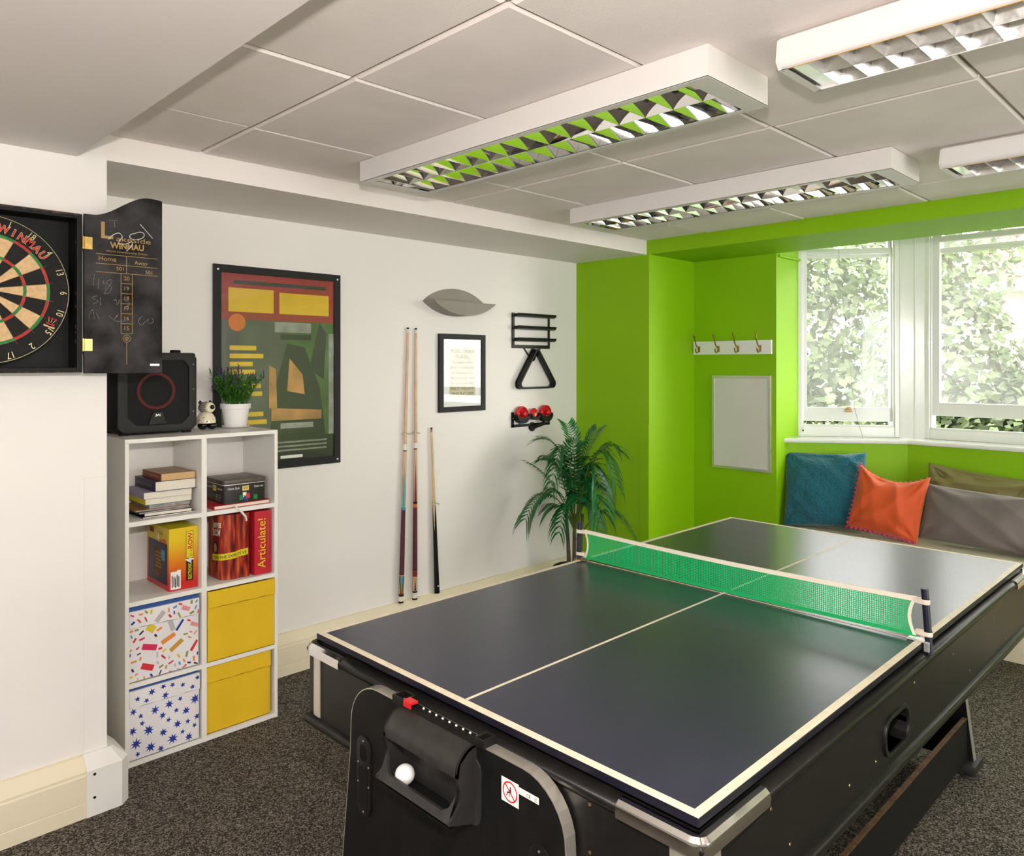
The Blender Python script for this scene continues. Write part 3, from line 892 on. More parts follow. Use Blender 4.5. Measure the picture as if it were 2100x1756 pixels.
cab.ring_prism(oc, inn, 'y', CY0, CY0 + 0.03)
cab.box(2.05, CX1 - .03, CY0 + .0004, CY0 + .03, 0.60, 0.752)
cab.box(CX0 + .03, 1.5, CY0 + .0004, CY0 + .03, 0.60, 0.752)
cb = cab.build('cabinet', 'black_satin', gt)
MB().box(CX0 + .03, CX1 - .03, CY0 + .03, CY1 - .03, 0.604, 0.614).build('cabinet_bed', 'black', gt)
# padded top rail, rounded
rail = MB()
rp = [(0.0, 0.750), (-0.004, 0.756), (-0.006, 0.763), (-0.003, 0.770), (0.004, 0.775), (0.045, 0.775), (0.045, 0.750)]
def rail_ring(i0, z):
    return [(CX0 + i0, CY0 + i0, z), (CX1 - i0, CY0 + i0, z), (CX1 - i0, CY1 - i0, z), (CX0 + i0, CY1 - i0, z)]
rr = [rail_ring(d, z) for d, z in rp]
for a, b in zip(rr, rr[1:] + rr[:1]):
    for i in range(4):
        j = (i + 1) % 4
        rail.poly([a[i], a[j], b[j], b[i]])
rail.build('top_rail', 'black_satin', gt, smooth=60, doubles=True)
# lower rim
rim = MB()
rp = [(0.004, 0.602), (-0.008, 0.600), (-0.012, 0.594), (-0.012, 0.582), (-0.008, 0.577), (0.02, 0.576), (0.02, 0.602)]
rr = [rail_ring(d, z) for d, z in rp]
for a, b in zip(rr, rr[1:] + rr[:1]):
    for i in range(4):
        j = (i + 1) % 4
        rim.poly([a[i], a[j], b[j], b[i]])
rim.build('lower_rim', 'black_satin', gt, smooth=50, doubles=True)
# ball opening surround and pocket
sur = MB().ring_prism(rrect(hx0 - .010, hx1 + .010, hz0 - .010, hz1 + .010, .038, 5), rrect(hx0, hx1, hz0, hz1, .03, 5), 'y', CY0 - .006, CY0 + .004)
su = sur.build('ball_opening', 'black_satin', gt, bevel=0.0015, smooth=50)
MB().ring_prism(rrect(hx0 - .002, hx1 + .002, hz0 - .002, hz1 + .002, .031, 5), rrect(hx0, hx1, hz0, hz1, .03, 5), 'y', CY0, CY0 + .10).build('pocket_sleeve', 'black', su, smooth=50)
MB().box(hx0 - .01, hx1 + .01, CY0 + .10, CY0 + .104, hz0 - .01, hz1 + .01).build('pocket_back', 'black', su)

# chrome corner caps with silver posts below
def corner_cap(cx, cy, sx, sy):
    b = MB()
    ln, ly = 0.148, 0.195
    r = 0.018
    prof_ = [(0.006, 0.753), (-0.011, 0.753), (-0.012, 0.766), (-0.010, 0.774), (-0.003, 0.780), (0.010, 0.7805), (0.010, 0.778)]
    rows_ = []
    for d, z in prof_:
        ox, oy = cx + sx * d, cy + sy * d
        row = [(ox, cy + sy * ln, z)]
        for k in range(6):
            a = k / 5 * PI / 2
            rr_ = max(r - d, 0.004)
            qx, qy = cx + sx * r, cy + sy * r
            row.append((qx - sx * rr_ * math.cos(a), qy - sy * rr_ * math.sin(a), z))
        row.append((cx + sx * ly, oy, z))
        rows_.append(row)
    for a, c in zip(rows_, rows_[1:]):
        for i in range(len(a) - 1):
            b.poly([a[i], a[i + 1], c[i + 1], c[i]])
    b.poly([rw_[0] for rw_ in rows_]); b.poly([rw_[-1] for rw_ in rows_])
    o = b.build('corner_cap', 'chrome', gt, smooth=35, doubles=True)
    p = MB()
    qx, qy, r2 = cx + sx * 0.030, cy + sy * 0.030, 0.033
    pts = [(qx - sx * r2 * math.cos(k / 6 * PI / 2), qy - sy * r2 * math.sin(k / 6 * PI / 2)) for k in range(7)]
    pts = [(cx - sx * 0.003, cy + sy * 0.052)] + pts + [(cx + sx * 0.052, cy - sy * 0.003), (cx + sx * 0.052, cy + sy * .001), (cx + sx * 0.001, cy + sy * .052)]
    p.prism(pts, 'z', 0.604, 0.753)
    p.build('corner_post', 'brushed_edge', gt, smooth=40)
for cx, cy, sx, sy in ((CX0, CY0, 1, 1), (CX0, CY1, 1, -1), (CX1, CY0, -1, 1), (CX1, CY1, -1, -1)):
    corner_cap(cx, cy, sx, sy)

# end panels (legs) with aluminium edging
def end_panel(xf, xb):
    out = [(1.148 - .322, .665)] + arc(1.148 - .222, .668, .10, PI, PI / 2, 8)[1:] + arc(1.148 + .222, .668, .10, PI / 2, 0, 8) + [(1.148 + .325, .60), (1.148 + .395, .05), (1.148 - .395, .05), (1.148 - .325, .60)]
    b = MB().prism(out, 'x', xf, xb)
    pn = b.build('end_panel', 'black', gt)
    e = MB()
    n = len(out)
    def grow(p, k):
        dy, dz = p[0] - 1.148, p[1] - .4
        return (p[0] + k * (1 if dy > 0 else -1) * (0.4 if p[1] > .7 else 1), p[1] + (k if p[1] > .66 else 0))
    g = [grow(p, 0.0012) for p in out]
    e.ring_prism(g, [grow(p, -0.0008) for p in out], 'x', xf - 0.0005, xb + 0.0005)
    e.build('panel_edging', 'brushed_edge', pn)
    return pn
pn = end_panel(0.942, 0.966)
end_panel(3.058, 3.082)
# feet
for x in (0.954, 3.068):
    for s in (-1, 1):
        y = 1.148 + s * 0.375
        f = MB().box(x - .055, x + .055, y - .035, y + .035, 0.028, 0.062).build('foot', 'speaker_grey', gt, bevel=0.012, seg=2, smooth=40)
        MB().lathe([(0.030, 0.0), (0.032, 0.004), (0.030, 0.010), (0.012, 0.014), (0.012, 0.03)], (x, y, 0.0005), 24).build('levelling_disc', 'speaker_grey', f, smooth=40)
# stretcher boards
for y in (0.775, 1.505):
    s_ = MB().box(0.967, 3.057, y, y + 0.016, 0.06, 0.208).build('stretcher', 'black', gt)
    MB().box(0.967, 3.057, y + .0005, y + 0.0155, 0.2075, 0.2095).build('raw_edge', 'raw_board', s_)

# screws
for p, ax in (((CX0 - .0005, 1.475, .715), (-1, 0, 0)), ((CX0 - .0005, .80, .745), (-1, 0, 0)), ((CX0 - .0005, .80, .665), (-1, 0, 0)),
              ((1.19, CY0 - .0005, .735), (0, -1, 0)), ((1.26, CY0 - .0005, .645), (0, -1, 0)), ((1.52, CY0 - .0005, .645), (0, -1, 0)),
              ((1.66, CY0 - .0005, .640), (0, -1, 0)), ((1.90, CY0 - .0005, .735), (0, -1, 0)), ((2.2, CY0 - .0005, .72), (0, -1, 0)),
              ((2.35, CY0 - .0005, .635), (0, -1, 0)), ((2.6, CY0 - .0005, .72), (0, -1, 0)), ((2.75, CY0 - .0005, .62), (0, -1, 0))):
    MB().lathe([(0.0032, 0), (0.0028, 0.001), (0.0, 0.0014)], p, 12, axis=ax).build('screw', 'old_brass', gt)

# ball return housing on the near end panel
XF = 0.942
hroot = MB()
HY0, HY1 = 1.046, 1.276
def HX(d): return XF - d
dome = [(0.0, 0.768)] + [(0.002 + 0.046 * math.sin(a), 0.728 + 0.041 * math.cos(a)) for a in [i / 10 * PI / 2 for i in range(11)]] + [(0.048, 0.720)]
inner = [(max(d - 0.005, 0), z - (0.005 if z > .75 else 0)) for d, z in dome]
pts = [(HX(d), z) for d, z in dome] + [(HX(d), z) for d, z in reversed(inner)]
hroot.prism(pts, 'y', HY0, HY1)
hs_ = hroot.build('ball_return', 'housing', gt, smooth=40)
# side cheeks
side = [(0.0, 0.768)] + dome[1:] + [(0.043, 0.706), (0.038, 0.690), (0.040, 0.672), (0.054, 0.656), (0.066, 0.648), (0.067, 0.642), (0.0, 0.620)]
for y in (HY0, HY1 - 0.006):
    MB().prism([(HX(d), z) for d, z in side], 'y', y, y + 0.006).build('side_cheek', 'housing', hs_)
# front lip: a U-shaped scoop
lip = MB()
nl = 16
loo, lii = [], []
for i in range(nl + 1):
    t = i / nl
    y = HY0 + 0.006 + (HY1 - HY0 - 0.012) * t
    u = abs(2 * t - 1)
    rise = 0.034 * max(0, (u - 0.80) / 0.20) ** 1.6
    loo.append((y, 0.642 + 0.0, 0.066)); lii.append((y, 0.655 + rise, 0.058 - 0.014 * max(0, (u - .8) / .2)))
for i in range(nl):
    a, b, c, d = loo[i], loo[i + 1], lii[i + 1], lii[i]
    P = lambda q, dx=0: (HX(q[2] + dx), q[0], q[1])
    lip.poly([P(a), P(b), P(c), P(d)]); lip.poly([P(d), P(c), P(c, -.006), P(d, -.006)])
    lip.poly([P(a), P(b), (HX(0), b[0], .620), (HX(0), a[0], .620)])
lip.build('front_lip', 'housing', hs_, smooth=50, doubles=True)
MB().box(HX(0.060), HX(0.0), HY0 + .006, HY1 - .006, 0.629, 0.632).build('tray', 'black', hs_)
MB().prism([(y, z) for y, z in rrect(HY0 - .014, HY1 + .014, 0.616, 0.742, 0.02, 4)], 'x', XF - 0.004, XF).build('mounting_flange', 'housing', hs_, bevel=0.001)

# score counter above the housing
sc = MB().box(XF - .006, XF + .022, 1.030, 1.300, 0.7665, 0.7705).build('score_bar', 'black', gt, bevel=0.001)
for y0, y1 in ((1.020, 1.046), (1.262, 1.302)):
    MB().ring_prism([(XF - .008, y0), (XF + .026, y0), (XF + .026, y1), (XF - .008, y1)], [(XF - .003, y0 + .005), (XF + .021, y0 + .005), (XF + .021, y1 - .005), (XF - .003, y1 - .005)], 'z', 0.768, 0.784).build('bracket', 'black_satin', sc, bevel=0.001)
    MB().ball((XF + .009, (y0 + y1) / 2, 0.772), 0.005, 10, 6).build('bolt', 'aluminium', sc)
MB().box(XF - .006, XF + .010, 1.236, 1.264, 0.780, 0.785).box(XF - .009, XF - .006, 1.238, 1.262, 0.772, 0.785).build('score_slider', 'red_plastic', sc, bevel=0.001)
for k in range(9):
    MB().ball((XF + .015, 1.225 - k * 0.0205, 0.7715), (0.0022, 0.0030, 0.0022), 8, 6).build('counter_mark', 'ivory', sc)

# latch slots
for yc, nm in ((1.414, 0), (0.882, 1)):
    zt, zb = 0.655, 0.478
    sl_ = MB().prism([(y, z) for y, z in rrect(yc - .026, yc + .026, zb, zt, .0255, 6)], 'x', XF - .005, XF).build('latch_plate', 'black_satin', gt, bevel=0.0015, smooth=40)
    MB().prism([(y, z) for y, z in rrect(yc - .013, yc + .013, zt - .055, zt - .018, .0125, 6)], 'x', XF - .0056, XF - .004).build('finger_hole', 'black_gloss', sl_)
    MB().prism([(y, z) for y, z in rrect(yc - .017, yc + .017, zb + .024, zb + .108, .003, 3)], 'x', XF - .0058, XF - .004).build('recess_plate', 'black', sl_)
    for dy, z in ((0, zt - .010), (0.02, zt - .062), (-.02, zt - .062), (.02, zb + .072), (-.02, zb + .072), (0, zb + .011)):
        MB().lathe([(0.0022, 0), (0.002, .001), (0, .0013)], (XF - .005, yc + dy, z), 8, axis=(-1, 0, 0)).build('screw', 'aluminium', sl_)

# warning stickers: no sitting, conformity marks
SX = XF - 0.0006
stk = MB().flat([(-.022, -.0215), (.022, -.0215), (.022, .0215), (-.022, .0215)], (SX, 0.957, 0.7145), RX, EZ)
stk.flat([(0, 0), (.048, 0), (.048, .012), (0, .012)], (SX, 0.9345, 0.7205), RX, EZ)
sk = stk.build('warning_sticker', 'print_white', gt, recalc=False)
pr = MB()
o0 = V(SX - .0003, 0.957, 0.7145)
ro, ri = arc(0, 0, .0185, 0, 2 * PI, 32)[:-1], arc(0, 0, .0158, 0, 2 * PI, 32)[:-1]
for i in range(32):
    j = (i + 1) % 32
    pr.flat([ro[i], ro[j], ri[j], ri[i]], o0, RX, EZ, 0)
pr.flat([(-.0130, .0108), (-.0112, .0126), (.0130, -.0108), (.0112, -.0126)], o0, RX, EZ, 0, off=.0002)
pr.flat([(-.001, -.003), (.003, -.003), (.003, .005), (-.001, .005)], o0, RX, EZ, 1)
pr.flat(arc(.001, .0072, .0019, 0, 2 * PI, 12)[:-1], o0, RX, EZ, 1)
pr.flat([(-.008, -.003), (.003, -.003), (.003, -.0005), (-.006, -.0005)], o0, RX, EZ, 1)
pr.flat([(-.010, -.009), (-.008, -.009), (-.005, -.003), (-.007, -.003)], o0, RX, EZ, 1)
pr.flat([(-.003, -.0095), (-.0015, -.0095), (-.001, -.004), (-.003, -.004)], o0, RX, EZ, 1)
pr.text('CE', (SX - .0003, 0.9105, 0.7232), RX, EZ, 0.0062, 1)
pr.text('UK', (SX - .0003, 0.8935, 0.7268), RX, EZ, 0.0034, 1)
pr.text('CA', (SX - .0003, 0.8935, 0.7222), RX, EZ, 0.0034, 1)
for z0 in (.7228,):
    pr.flat([(-.003, 0), (-.0022, 0), (.003, .0066), (.0022, .0066)], (SX - .0003, 0.9275, z0), RX, EZ, 2)
    pr.flat([(.003, 0), (.0022, 0), (-.003, .0066), (-.0022, .0066)], (SX - .0003, 0.9275, z0), RX, EZ, 2)
pr.build('pictogram', ['red_gloss', 'pr_black', 'pr_grey'], sk, recalc=False)

bl = MB().ball((0.9120, 1.228, 0.6525), 0.020, 28, 16).build('table_tennis_ball', 'white', None, smooth=80)
tag(bl, 'white ball lying in the black ball return of the games table', 'ball')

# ------------------------------------------------------------------ net
nx = 2.005
net = thing('table_tennis_net', (nx, 1.148, TZ), 'green table tennis net stretched across the games table', 'net')
ny0, ny1 = 0.618, 1.672
g = MB()
NN = 40
def nz_top(t): return 0.901 - 0.008 * math.sin(PI * t) ** 1.0
def nz_bot(t): return 0.8125 - 0.003 * math.sin(PI * t)
def nxo(t, k): return nx + 0.004 * math.sin(7 * t) * k
for i in range(NN):
    for k in range(4):
        q = []
        for tt, kk in ((i, k), (i + 1, k), (i + 1, k + 1), (i, k + 1)):
            t = tt / NN; f = kk / 4
            pull = 0.012 * math.sin(PI * f) * (1 if t < .02 else (-1 if t > .98 else 0))
            q.append((nxo(t, f * (1 - f) * 2), ny0 + (ny1 - ny0) * t + pull, nz_bot(t) + (nz_top(t) - nz_bot(t)) * f))
        g.poly(q)
g.build('mesh_panel', 'net_mesh', net, smooth=60, doubles=True)
def band(name, mat_, zf, h, th):
    b = MB()
    for i in range(NN):
        t0, t1 = i / NN, (i + 1) / NN
        ya, yb = ny0 + (ny1 - ny0) * t0, ny0 + (ny1 - ny0) * t1
        za, zb = zf(t0), zf(t1)
        for sx in (-th, th):
            b.poly([(nx + sx, ya, za), (nx + sx, yb, zb), (nx + sx, yb, zb + h), (nx + sx, ya, za + h)])
        b.poly([(nx - th, ya, za + h), (nx + th, ya, za + h), (nx + th, yb, zb + h), (nx - th, yb, zb + h)])
        b.poly([(nx - th, ya, za), (nx + th, ya, za), (nx + th, yb, zb), (nx - th, yb, zb)])
    b.build(name, mat_, net, doubles=True)
band('top_tape', 'net_tape', lambda t: nz_top(t) - .006, 0.012, 0.0018)
band('bottom_hem', 'net_green', lambda t: nz_bot(t) - .004, 0.010, 0.0016)
MB().tube([(nx, ny0 - .01, 0.8012), (nx, 1.148, 0.8018), (nx, ny1 + .01, 0.8012)], 0.0009, 5).build('tension_string', 'strap', net)
for s, yb, yt in ((0, 0.5885, 0.600), (1, 1.6985, 1.694)):
    tag(MB().tube([(nx, yb, 0.772), (nx, yt, 0.930)], 0.0085, 16).build('net_post', 'post_blue', net, smooth=50))
    sg = 1 if s == 0 else -1
    for z, e in ((0.899, 0.012), (0.822, 0.011)):
        yc = yb + (yt - yb) * (z - .772) / .158
        lp = [(nx + 0.0105 * math.cos(a), yc - sg * 0.0105 * math.sin(a), z) for a in [i / 8 * PI for i in range(9)]]
        b = MB()
        end = yc + sg * 0.028
        path = [(nx + .004, end, z)] + lp + [(nx - .004, end, z)]
        for p, q in zip(path, path[1:]):
            b.poly([(p[0], p[1], z - e / 2), (q[0], q[1], z - e / 2), (q[0], q[1], z + e / 2), (p[0], p[1], z + e / 2)])
        b.build('strap_loop', 'strap', net)
    ye = ny0 if s == 0 else ny1
    b = MB()
    for k in range(6):
        f0, f1 = k / 6, (k + 1) / 6
        b.poly([(nx - .002, ye + sg * .012 * math.sin(PI * f0), .812 + .09 * f0), (nx - .002, ye + sg * (.012 * math.sin(PI * f0) + .008), .812 + .09 * f0),
                (nx - .002, ye + sg * (.012 * math.sin(PI * f1) + .008), .812 + .09 * f1), (nx - .002, ye + sg * .012 * math.sin(PI * f1), .812 + .09 * f1)])
    b.build('end_tape', 'net_tape', net)
    # clamp gripping the table edge
    ye = TY0 if s == 0 else TY1
    b = MB().box(nx - .014, nx + .014, min(ye - sg * .012, ye + sg * .035), max(ye - sg * .012, ye + sg * .035), TZ + .0012, TZ + .005)
    b.box(nx - .012, nx + .012, min(ye - sg * .016, ye - sg * .003), max(ye - sg * .016, ye - sg * .003), 0.780, TZ + .004)
    b.build('clamp', 'aluminium' if s == 0 else 'old_brass', net, bevel=0.0015)

# ================================================================== ceiling lights
def louvre_light(x0, x1, y0, y1, label):
    """surface luminaire with two rows of mirrored louvre cells"""
    zb = 2.170
    t = thing('ceiling_light', ((x0 + x1) / 2, (y0 + y1) / 2, ZC), label, 'ceiling light', 'mirrored louvre ceiling lights')
    w = 0.004
    b = MB().box(x0, x0 + w, y0, y1, zb, 2.2485).box(x1 - w, x1, y0, y1, zb, 2.2485).box(x0 + w, x1 - w, y0, y0 + w, zb, 2.2485).box(x0 + w, x1 - w, y1 - w, y1, zb, 2.2485)
    b.box(x0 + w, x1 - w, y0 + w, y1 - w, 2.240, 2.2485)
    b.build('casing', 'lamp_white', t)
    # rim
    e0, e1 = 0.024, 0.060
    out = [(x0, y0), (x1, y0), (x1, y1), (x0, y1)]
    inn_ = [(x0 + e0, y0 + e1), (x1 - e0, y0 + e1), (x1 - e0, y1 - e1), (x0 + e0, y1 - e1)]
    MB().ring_prism(out, inn_, 'z', zb - 0.001, zb + 0.002).build('rim', 'lamp_white', t)
    MB().ring_prism([(x0 + e0 - .001, y0 + e1 - .001), (x1 - e0 + .001, y0 + e1 - .001), (x1 - e0 + .001, y1 - e1 + .001), (x0 + e0 - .001, y1 - e1 + .001)], inn_, 'z', zb, 2.232).build('side_reflector', 'mirror', t)
    xa, xb_ = x0 + e0, x1 - e0
    xm = (xa + xb_) / 2
    ya, yb = y0 + e1, y1 - e1
    MB().box(xa, xb_, ya, yb, 2.228, 2.231).build('back_reflector', 'mirror', t)
    # centre spine: V section, rounded flanks
    sp = [(xm - .019, 2.214), (xm - .012, 2.192), (xm - .0012, zb + .001), (xm + .0012, zb + .001), (xm + .012, 2.192), (xm + .019, 2.214)]
    MB().prism(sp, 'y', ya, yb).build('spine', 'mirror', t, smooth=50)
    n = 15
    first = None
    for r in range(2):
        bx0, bx1 = (xa, xm) if r == 0 else (xm, xb_)
        for k in range(n):
            y = ya + (yb - ya) * (k + 0.5) / n
            if first is None:
                bl_ = MB()
                prof_ = [(y - .017, 2.205), (y - .010, 2.188), (y - .0010, zb + .001), (y + .0010, zb + .001), (y + .010, 2.188), (y + .017, 2.205)]
                bl_.prism(prof_, 'x', bx0 + .0005, bx1 - .0005)
                first = bl_.build('louvre_blade', 'mirror', t, smooth=50); fx, fy = bx0, y
            else:
                share(first, t, (bx0 - fx, y - fy, 0))
        xc = (bx0 + bx1) / 2
        MB().tube([(xc, y0 + .01, 2.217), (xc, y1 - .01, 2.217)], 0.0075, 12).build('fluorescent_tube', 'tube_white', t, smooth=60)
    return t


louvre_light(1.612, 1.917, 0.960, 2.455, 'white mirrored-louvre ceiling light nearest the white bulkhead and beam')
louvre_light(2.838, 3.140, 0.958, 2.460, 'white mirrored-louvre ceiling light nearest the green lintel')


def pearl_light(x0, x1, y0, y1, label):
    """slimmer luminaire with satin crossblade cells and rounded casing"""
    zb = 2.170
    t = thing('batten_light', ((x0 + x1) / 2, (y0 + y1) / 2, ZC), label, 'ceiling light', 'satin crossblade ceiling lights')
    pts = [(x0 + .016, 2.249), (x0, 2.238), (x0, 2.186), (x0 + .006, 2.175), (x0 + .012, zb), (x0 + .016, zb), (x0 + .016, 2.232), (x1 - .016, 2.232),
           (x1 - .016, zb), (x1 - .012, zb), (x1 - .006, 2.175), (x1, 2.186), (x1, 2.238), (x1 - .016, 2.249)]
    MB().prism(pts, 'y', y0 + .012, y1 - .012).build('casing', 'lamp_white', t, smooth=40)
    for ye, s in ((y0, 1), (y1, -1)):
        b = MB()
        ring0 = [(x0 + .016, ye + s * .02, 2.249), (x0 + .002, ye + s * .006, 2.236), (x0 + .002, ye + s * .002, 2.188), (x0 + .012, ye + s * .004, zb), (x1 - .012, ye + s * .004, zb), (x1 - .002, ye + s * .002, 2.188), (x1 - .002, ye + s * .006, 2.236), (x1 - .016, ye + s * .02, 2.249)]
        ring1 = [(px, ye + s * .024, pz) for px, py, pz in ring0]
        b.poly(ring0)
        for i in range(8):
            j = (i + 1) % 8
            b.poly([ring0[i], ring0[j], ring1[j], ring1[i]])
        b.build('end_cap', 'lamp_white', t, doubles=True, smooth=25)
    MB().box(x0 + .013, x0 + .0162, y0 + .03, y1 - .03, zb - .001, zb + .006).build('edge_glow', 'amber', t)  # amber strip coloured in place of a glow line along the rim
    xa, xb_, ya, yb = x0 + .0165, x1 - .0165, y0 + .026, y1 - .026
    xm = (xa + xb_) / 2
    MB().box(xa, xb_, ya, yb, 2.226, 2.2315).build('back_reflector', 'pearl', t)
    MB().box(xa, xb_, yb - .042, yb, 2.176, 2.178).build('gear_plate', 'mirror', t)
    MB().prism([(xm - .022, 2.222), (xm - .010, 2.195), (xm - .001, zb + .002), (xm + .001, zb + .002), (xm + .010, 2.195), (xm + .022, 2.222)], 'y', ya, yb - .042).build('spine', 'pearl', t, smooth=50)
    for sx in (xa, xb_):
        s = 1 if sx == xa else -1
        MB().prism([(sx, zb + .002), (sx + s * .004, 2.195), (sx + s * .018, 2.222), (sx, 2.224)], 'y', ya, yb - .042).build('side_reflector', 'pearl', t, smooth=50)
    n = 20
    first = None
    for r in range(2):
        bx0, bx1 = (xa, xm) if r == 0 else (xm, xb_)
        for k in range(n + 1):
            y = ya + .004 + (yb - .046 - ya) * k / n
            if first is None:
                first = MB().prism([(y - .016, 2.214), (y - .008, 2.194), (y - .0008, zb + .002), (y + .0008, zb + .002), (y + .008, 2.194), (y + .016, 2.214)], 'x', bx0 + .0005, bx1 - .0005).build('cross_blade', 'pearl', t, smooth=50)
                fx, fy = bx0, y
            else:
                share(first, t, (bx0 - fx, y - fy, 0))
        xc = (bx0 + bx1) / 2
        MB().tube([(xc, y0 + .03, 2.220), (xc, y1 - .03, 2.220)], 0.005, 10).build('fluorescent_tube', 'tube_white', t, smooth=60)
    return t


pearl_light(1.690, 1.912, -0.675, 0.830, 'slim satin-cell ceiling light at the top right corner')
pearl_light(2.958, 3.185, -0.660, 0.842, 'slim satin-cell ceiling light beside the green lintel')

# ================================================================== dartboard cabinet
DY = 2.665
dc = thing('dartboard_cabinet', (0.467, YP, 1.45), 'worn black open dartboard cabinet hanging on the pillar', 'cabinet')
cx0, cx1, cz0, cz1 = 0.214, 0.716, 1.450, 1.953
MB().box(cx0, cx1, YP - .012, YP - .001, cz0, cz1).build('back_panel', 'black', dc)
for a in ((cx0, cx0 + .016, cz0, cz1), (cx1 - .016, cx1, cz0, cz1)):
    MB().box(a[0], a[1], DY, YP - .012, a[2], a[3]).build('side_board', 'black', dc, bevel=0.002)
for a in ((cz0, cz0 + .016), (cz1 - .016, cz1)):
    MB().box(cx0 + .016, cx1 - .016, DY, YP - .012, a[0], a[1]).build('rail_board', 'black', dc, bevel=0.002)
rng = random.Random(11)
w_ = MB()
for k in range(46):
    x = cx0 + .01 + (cx1 - cx0 - .02) * k / 46
    h = rng.uniform(.0015, .008)
    w_.poly([(x, DY - .0006, cz1 - h), (x + .011, DY - .0006, cz1 - rng.uniform(.0015, .008)), (x + .011, DY - .0006, cz1 + .0003), (x, DY - .0006, cz1 + .0003)])
    if rng.random() < .6:
        w_.poly([(x, DY - .0006, cz0), (x + .010, DY - .0006, cz0), (x + .008, DY - .0006, cz0 + rng.uniform(.001, .005)), (x, DY - .0006, cz0 + rng.uniform(.001, .006))])
tag(w_.build('chipped_edge', 'worn_edge', dc), kind='stuff')
for z in (1.655, 1.59, 1.575, 1.545, 1.70, 1.86):
    MB().box(cx1 - .0165, cx1 - .0155, DY + .01, DY + .016, z, z + rng.uniform(.004, .012)).build('chip', 'cover_rust', dc)

# chalk scoreboard door
CDX0, CDX1 = 0.722, 0.962
def door_top(u):      # ogee, low at the hinge and high at the free edge
    s = min(1, max(0, (u - .10) / .72)); s = s * s * (3 - 2 * s)
    return 1.957 + .078 * s - (.004 * max(0, (u - .85) / .15) ** 2)
nD = 28
pts = [(CDX0, 1.447), (CDX1, 1.447)] + [(CDX0 + (CDX1 - CDX0) * (1 - i / nD), door_top(1 - i / nD)) for i in range(nD + 1)]
dr = MB().prism(pts, 'y', DY + .004, DY + .016).build('scoreboard_door', 'chalkboard', dc, bevel=0.0015)
DF = DY + .0036
for z in (1.864, 1.538):
    MB().box(CDX0 - .006, CDX0 + .024, DF - .0018, DF, z - .020, z + .020).build('hinge', 'brass', dc, bevel=0.001)
    MB().tube([(CDX0 - .003, DF - .002, z - .02), (CDX0 - .003, DF - .002, z + .02)], .004, 10).build('hinge_pin', 'brass', dc)
gp = MB()
def T(s, x, z, h, w=None, al='CENTER', mi=0, **kw):
    o = (x, DF, z)
    if w: gp.text_fit(s, o, RY, EZ, w, h, mi, align=al, **kw)
    else: gp.text(s, o, RY, EZ, h, mi, align=al, **kw)
T('L', .789, 1.886, .052, .036, bold=.02)
T('akeside', .870, 1.880, .017, .108)
T('WINMAU', .850, 1.856, .019, .105, bold=.035)
T('World Championship Edition', .850, 1.842, .0065, .128)
T('Home', .790, 1.812, .015, .052)
T('Away', .893, 1.808, .013, .042)
T('501', .828, 1.784, .012)
T('501', .918, 1.779, .012)
def ln(x0, z0, x1, z1, w=.0008, mi=0):
    d = Vector((x1 - x0, 0, z1 - z0)).normalized(); n_ = Vector((-d.z, 0, d.x)) * w
    gp.poly([(x0 - n_.x, DF - .0004, z0 - n_.z), (x1 - n_.x, DF - .0004, z1 - n_.z), (x1 + n_.x, DF - .0004, z1 + n_.z), (x0 + n_.x, DF - .0004, z0 + n_.z)], mi)
for z in (1.833, 1.802, 1.775): ln(.756, z, .946, z)
ln(.848, 1.833, .848, 1.775); ln(.831, 1.775, .831, 1.578); ln(.866, 1.775, .866, 1.578)
for k, s in enumerate(('20', '19', '18', '17', '16', '15')):
    z = 1.7585 - .033 * k
    T(s, .8485, z - .005, .013); ln(.831, z - .0165, .866, z - .0165)
for r in (.0125, .0065, .003):
    ro, ri = arc(.8485, 1.561, r, 0, 2 * PI, 24)[:-1], arc(.8485, 1.561, r - .0014, 0, 2 * PI, 24)[:-1]
    for i in range(24):
        j = (i + 1) % 24
        gp.poly([(ro[i][0], DF - .0004, ro[i][1]), (ro[j][0], DF - .0004, ro[j][1]), (ri[j][0], DF - .0004, ri[j][1]), (ri[i][0], DF - .0004, ri[i][1])])
ln(.8485, 1.548, .8485, 1.475)
gp.box(.922, .952, DF - .001, DF, 1.471, 1.478, 1)
tag(gp.build('printed_lettering', ['gold_print', 'aluminium'], dr, recalc=False), kind='stuff')
ch = MB()
def cxz(u, v):       # zoomed-photo coordinates of the door to wall coordinates
    return (CDX0 + (u - 720) / 662 * (CDX1 - CDX0), DF - .0007, 1.957 - (v - 240) / 1372 * .510)
def stroke(pts, w, mi):
    P = [cxz(*p) for p in pts]
    ch.tube(P, w, 5, mi)
def bez(pts, n=16):
    out = []
    m_ = len(pts) - 1
    for i in range(n + 1):
        t = i / n * m_; k = min(int(t), m_ - 1); f = t - k
        p0, p1, p2, p3 = pts[max(k - 1, 0)], pts[k], pts[k + 1], pts[min(k + 2, m_)]
        out.append(tuple(.5 * (2 * p1[c] + (p2[c] - p0[c]) * f + (2 * p0[c] - 5 * p1[c] + 4 * p2[c] - p3[c]) * f * f + (3 * p1[c] - p0[c] - 3 * p2[c] + p3[c]) * f ** 3) for c in (0, 1)))
    return out
stroke(bez([(915, 440), (950, 400), (1000, 375), (1030, 400), (1010, 440), (1000, 470), (1060, 465), (1115, 440), (1105, 485), (1065, 530)], 30), .0013, 0)
stroke(bez([(1130, 365), (1185, 345), (1220, 360), (1205, 395), (1150, 418), (1100, 410), (1098, 380), (1130, 365)], 26), .0013, 0)
stroke([(1185, 275), (1295, 390)], .0013, 0)
stroke([(800, 755), (790, 850), (840, 830)], .0008, 1); stroke([(835, 790), (830, 880)], .0008, 1)
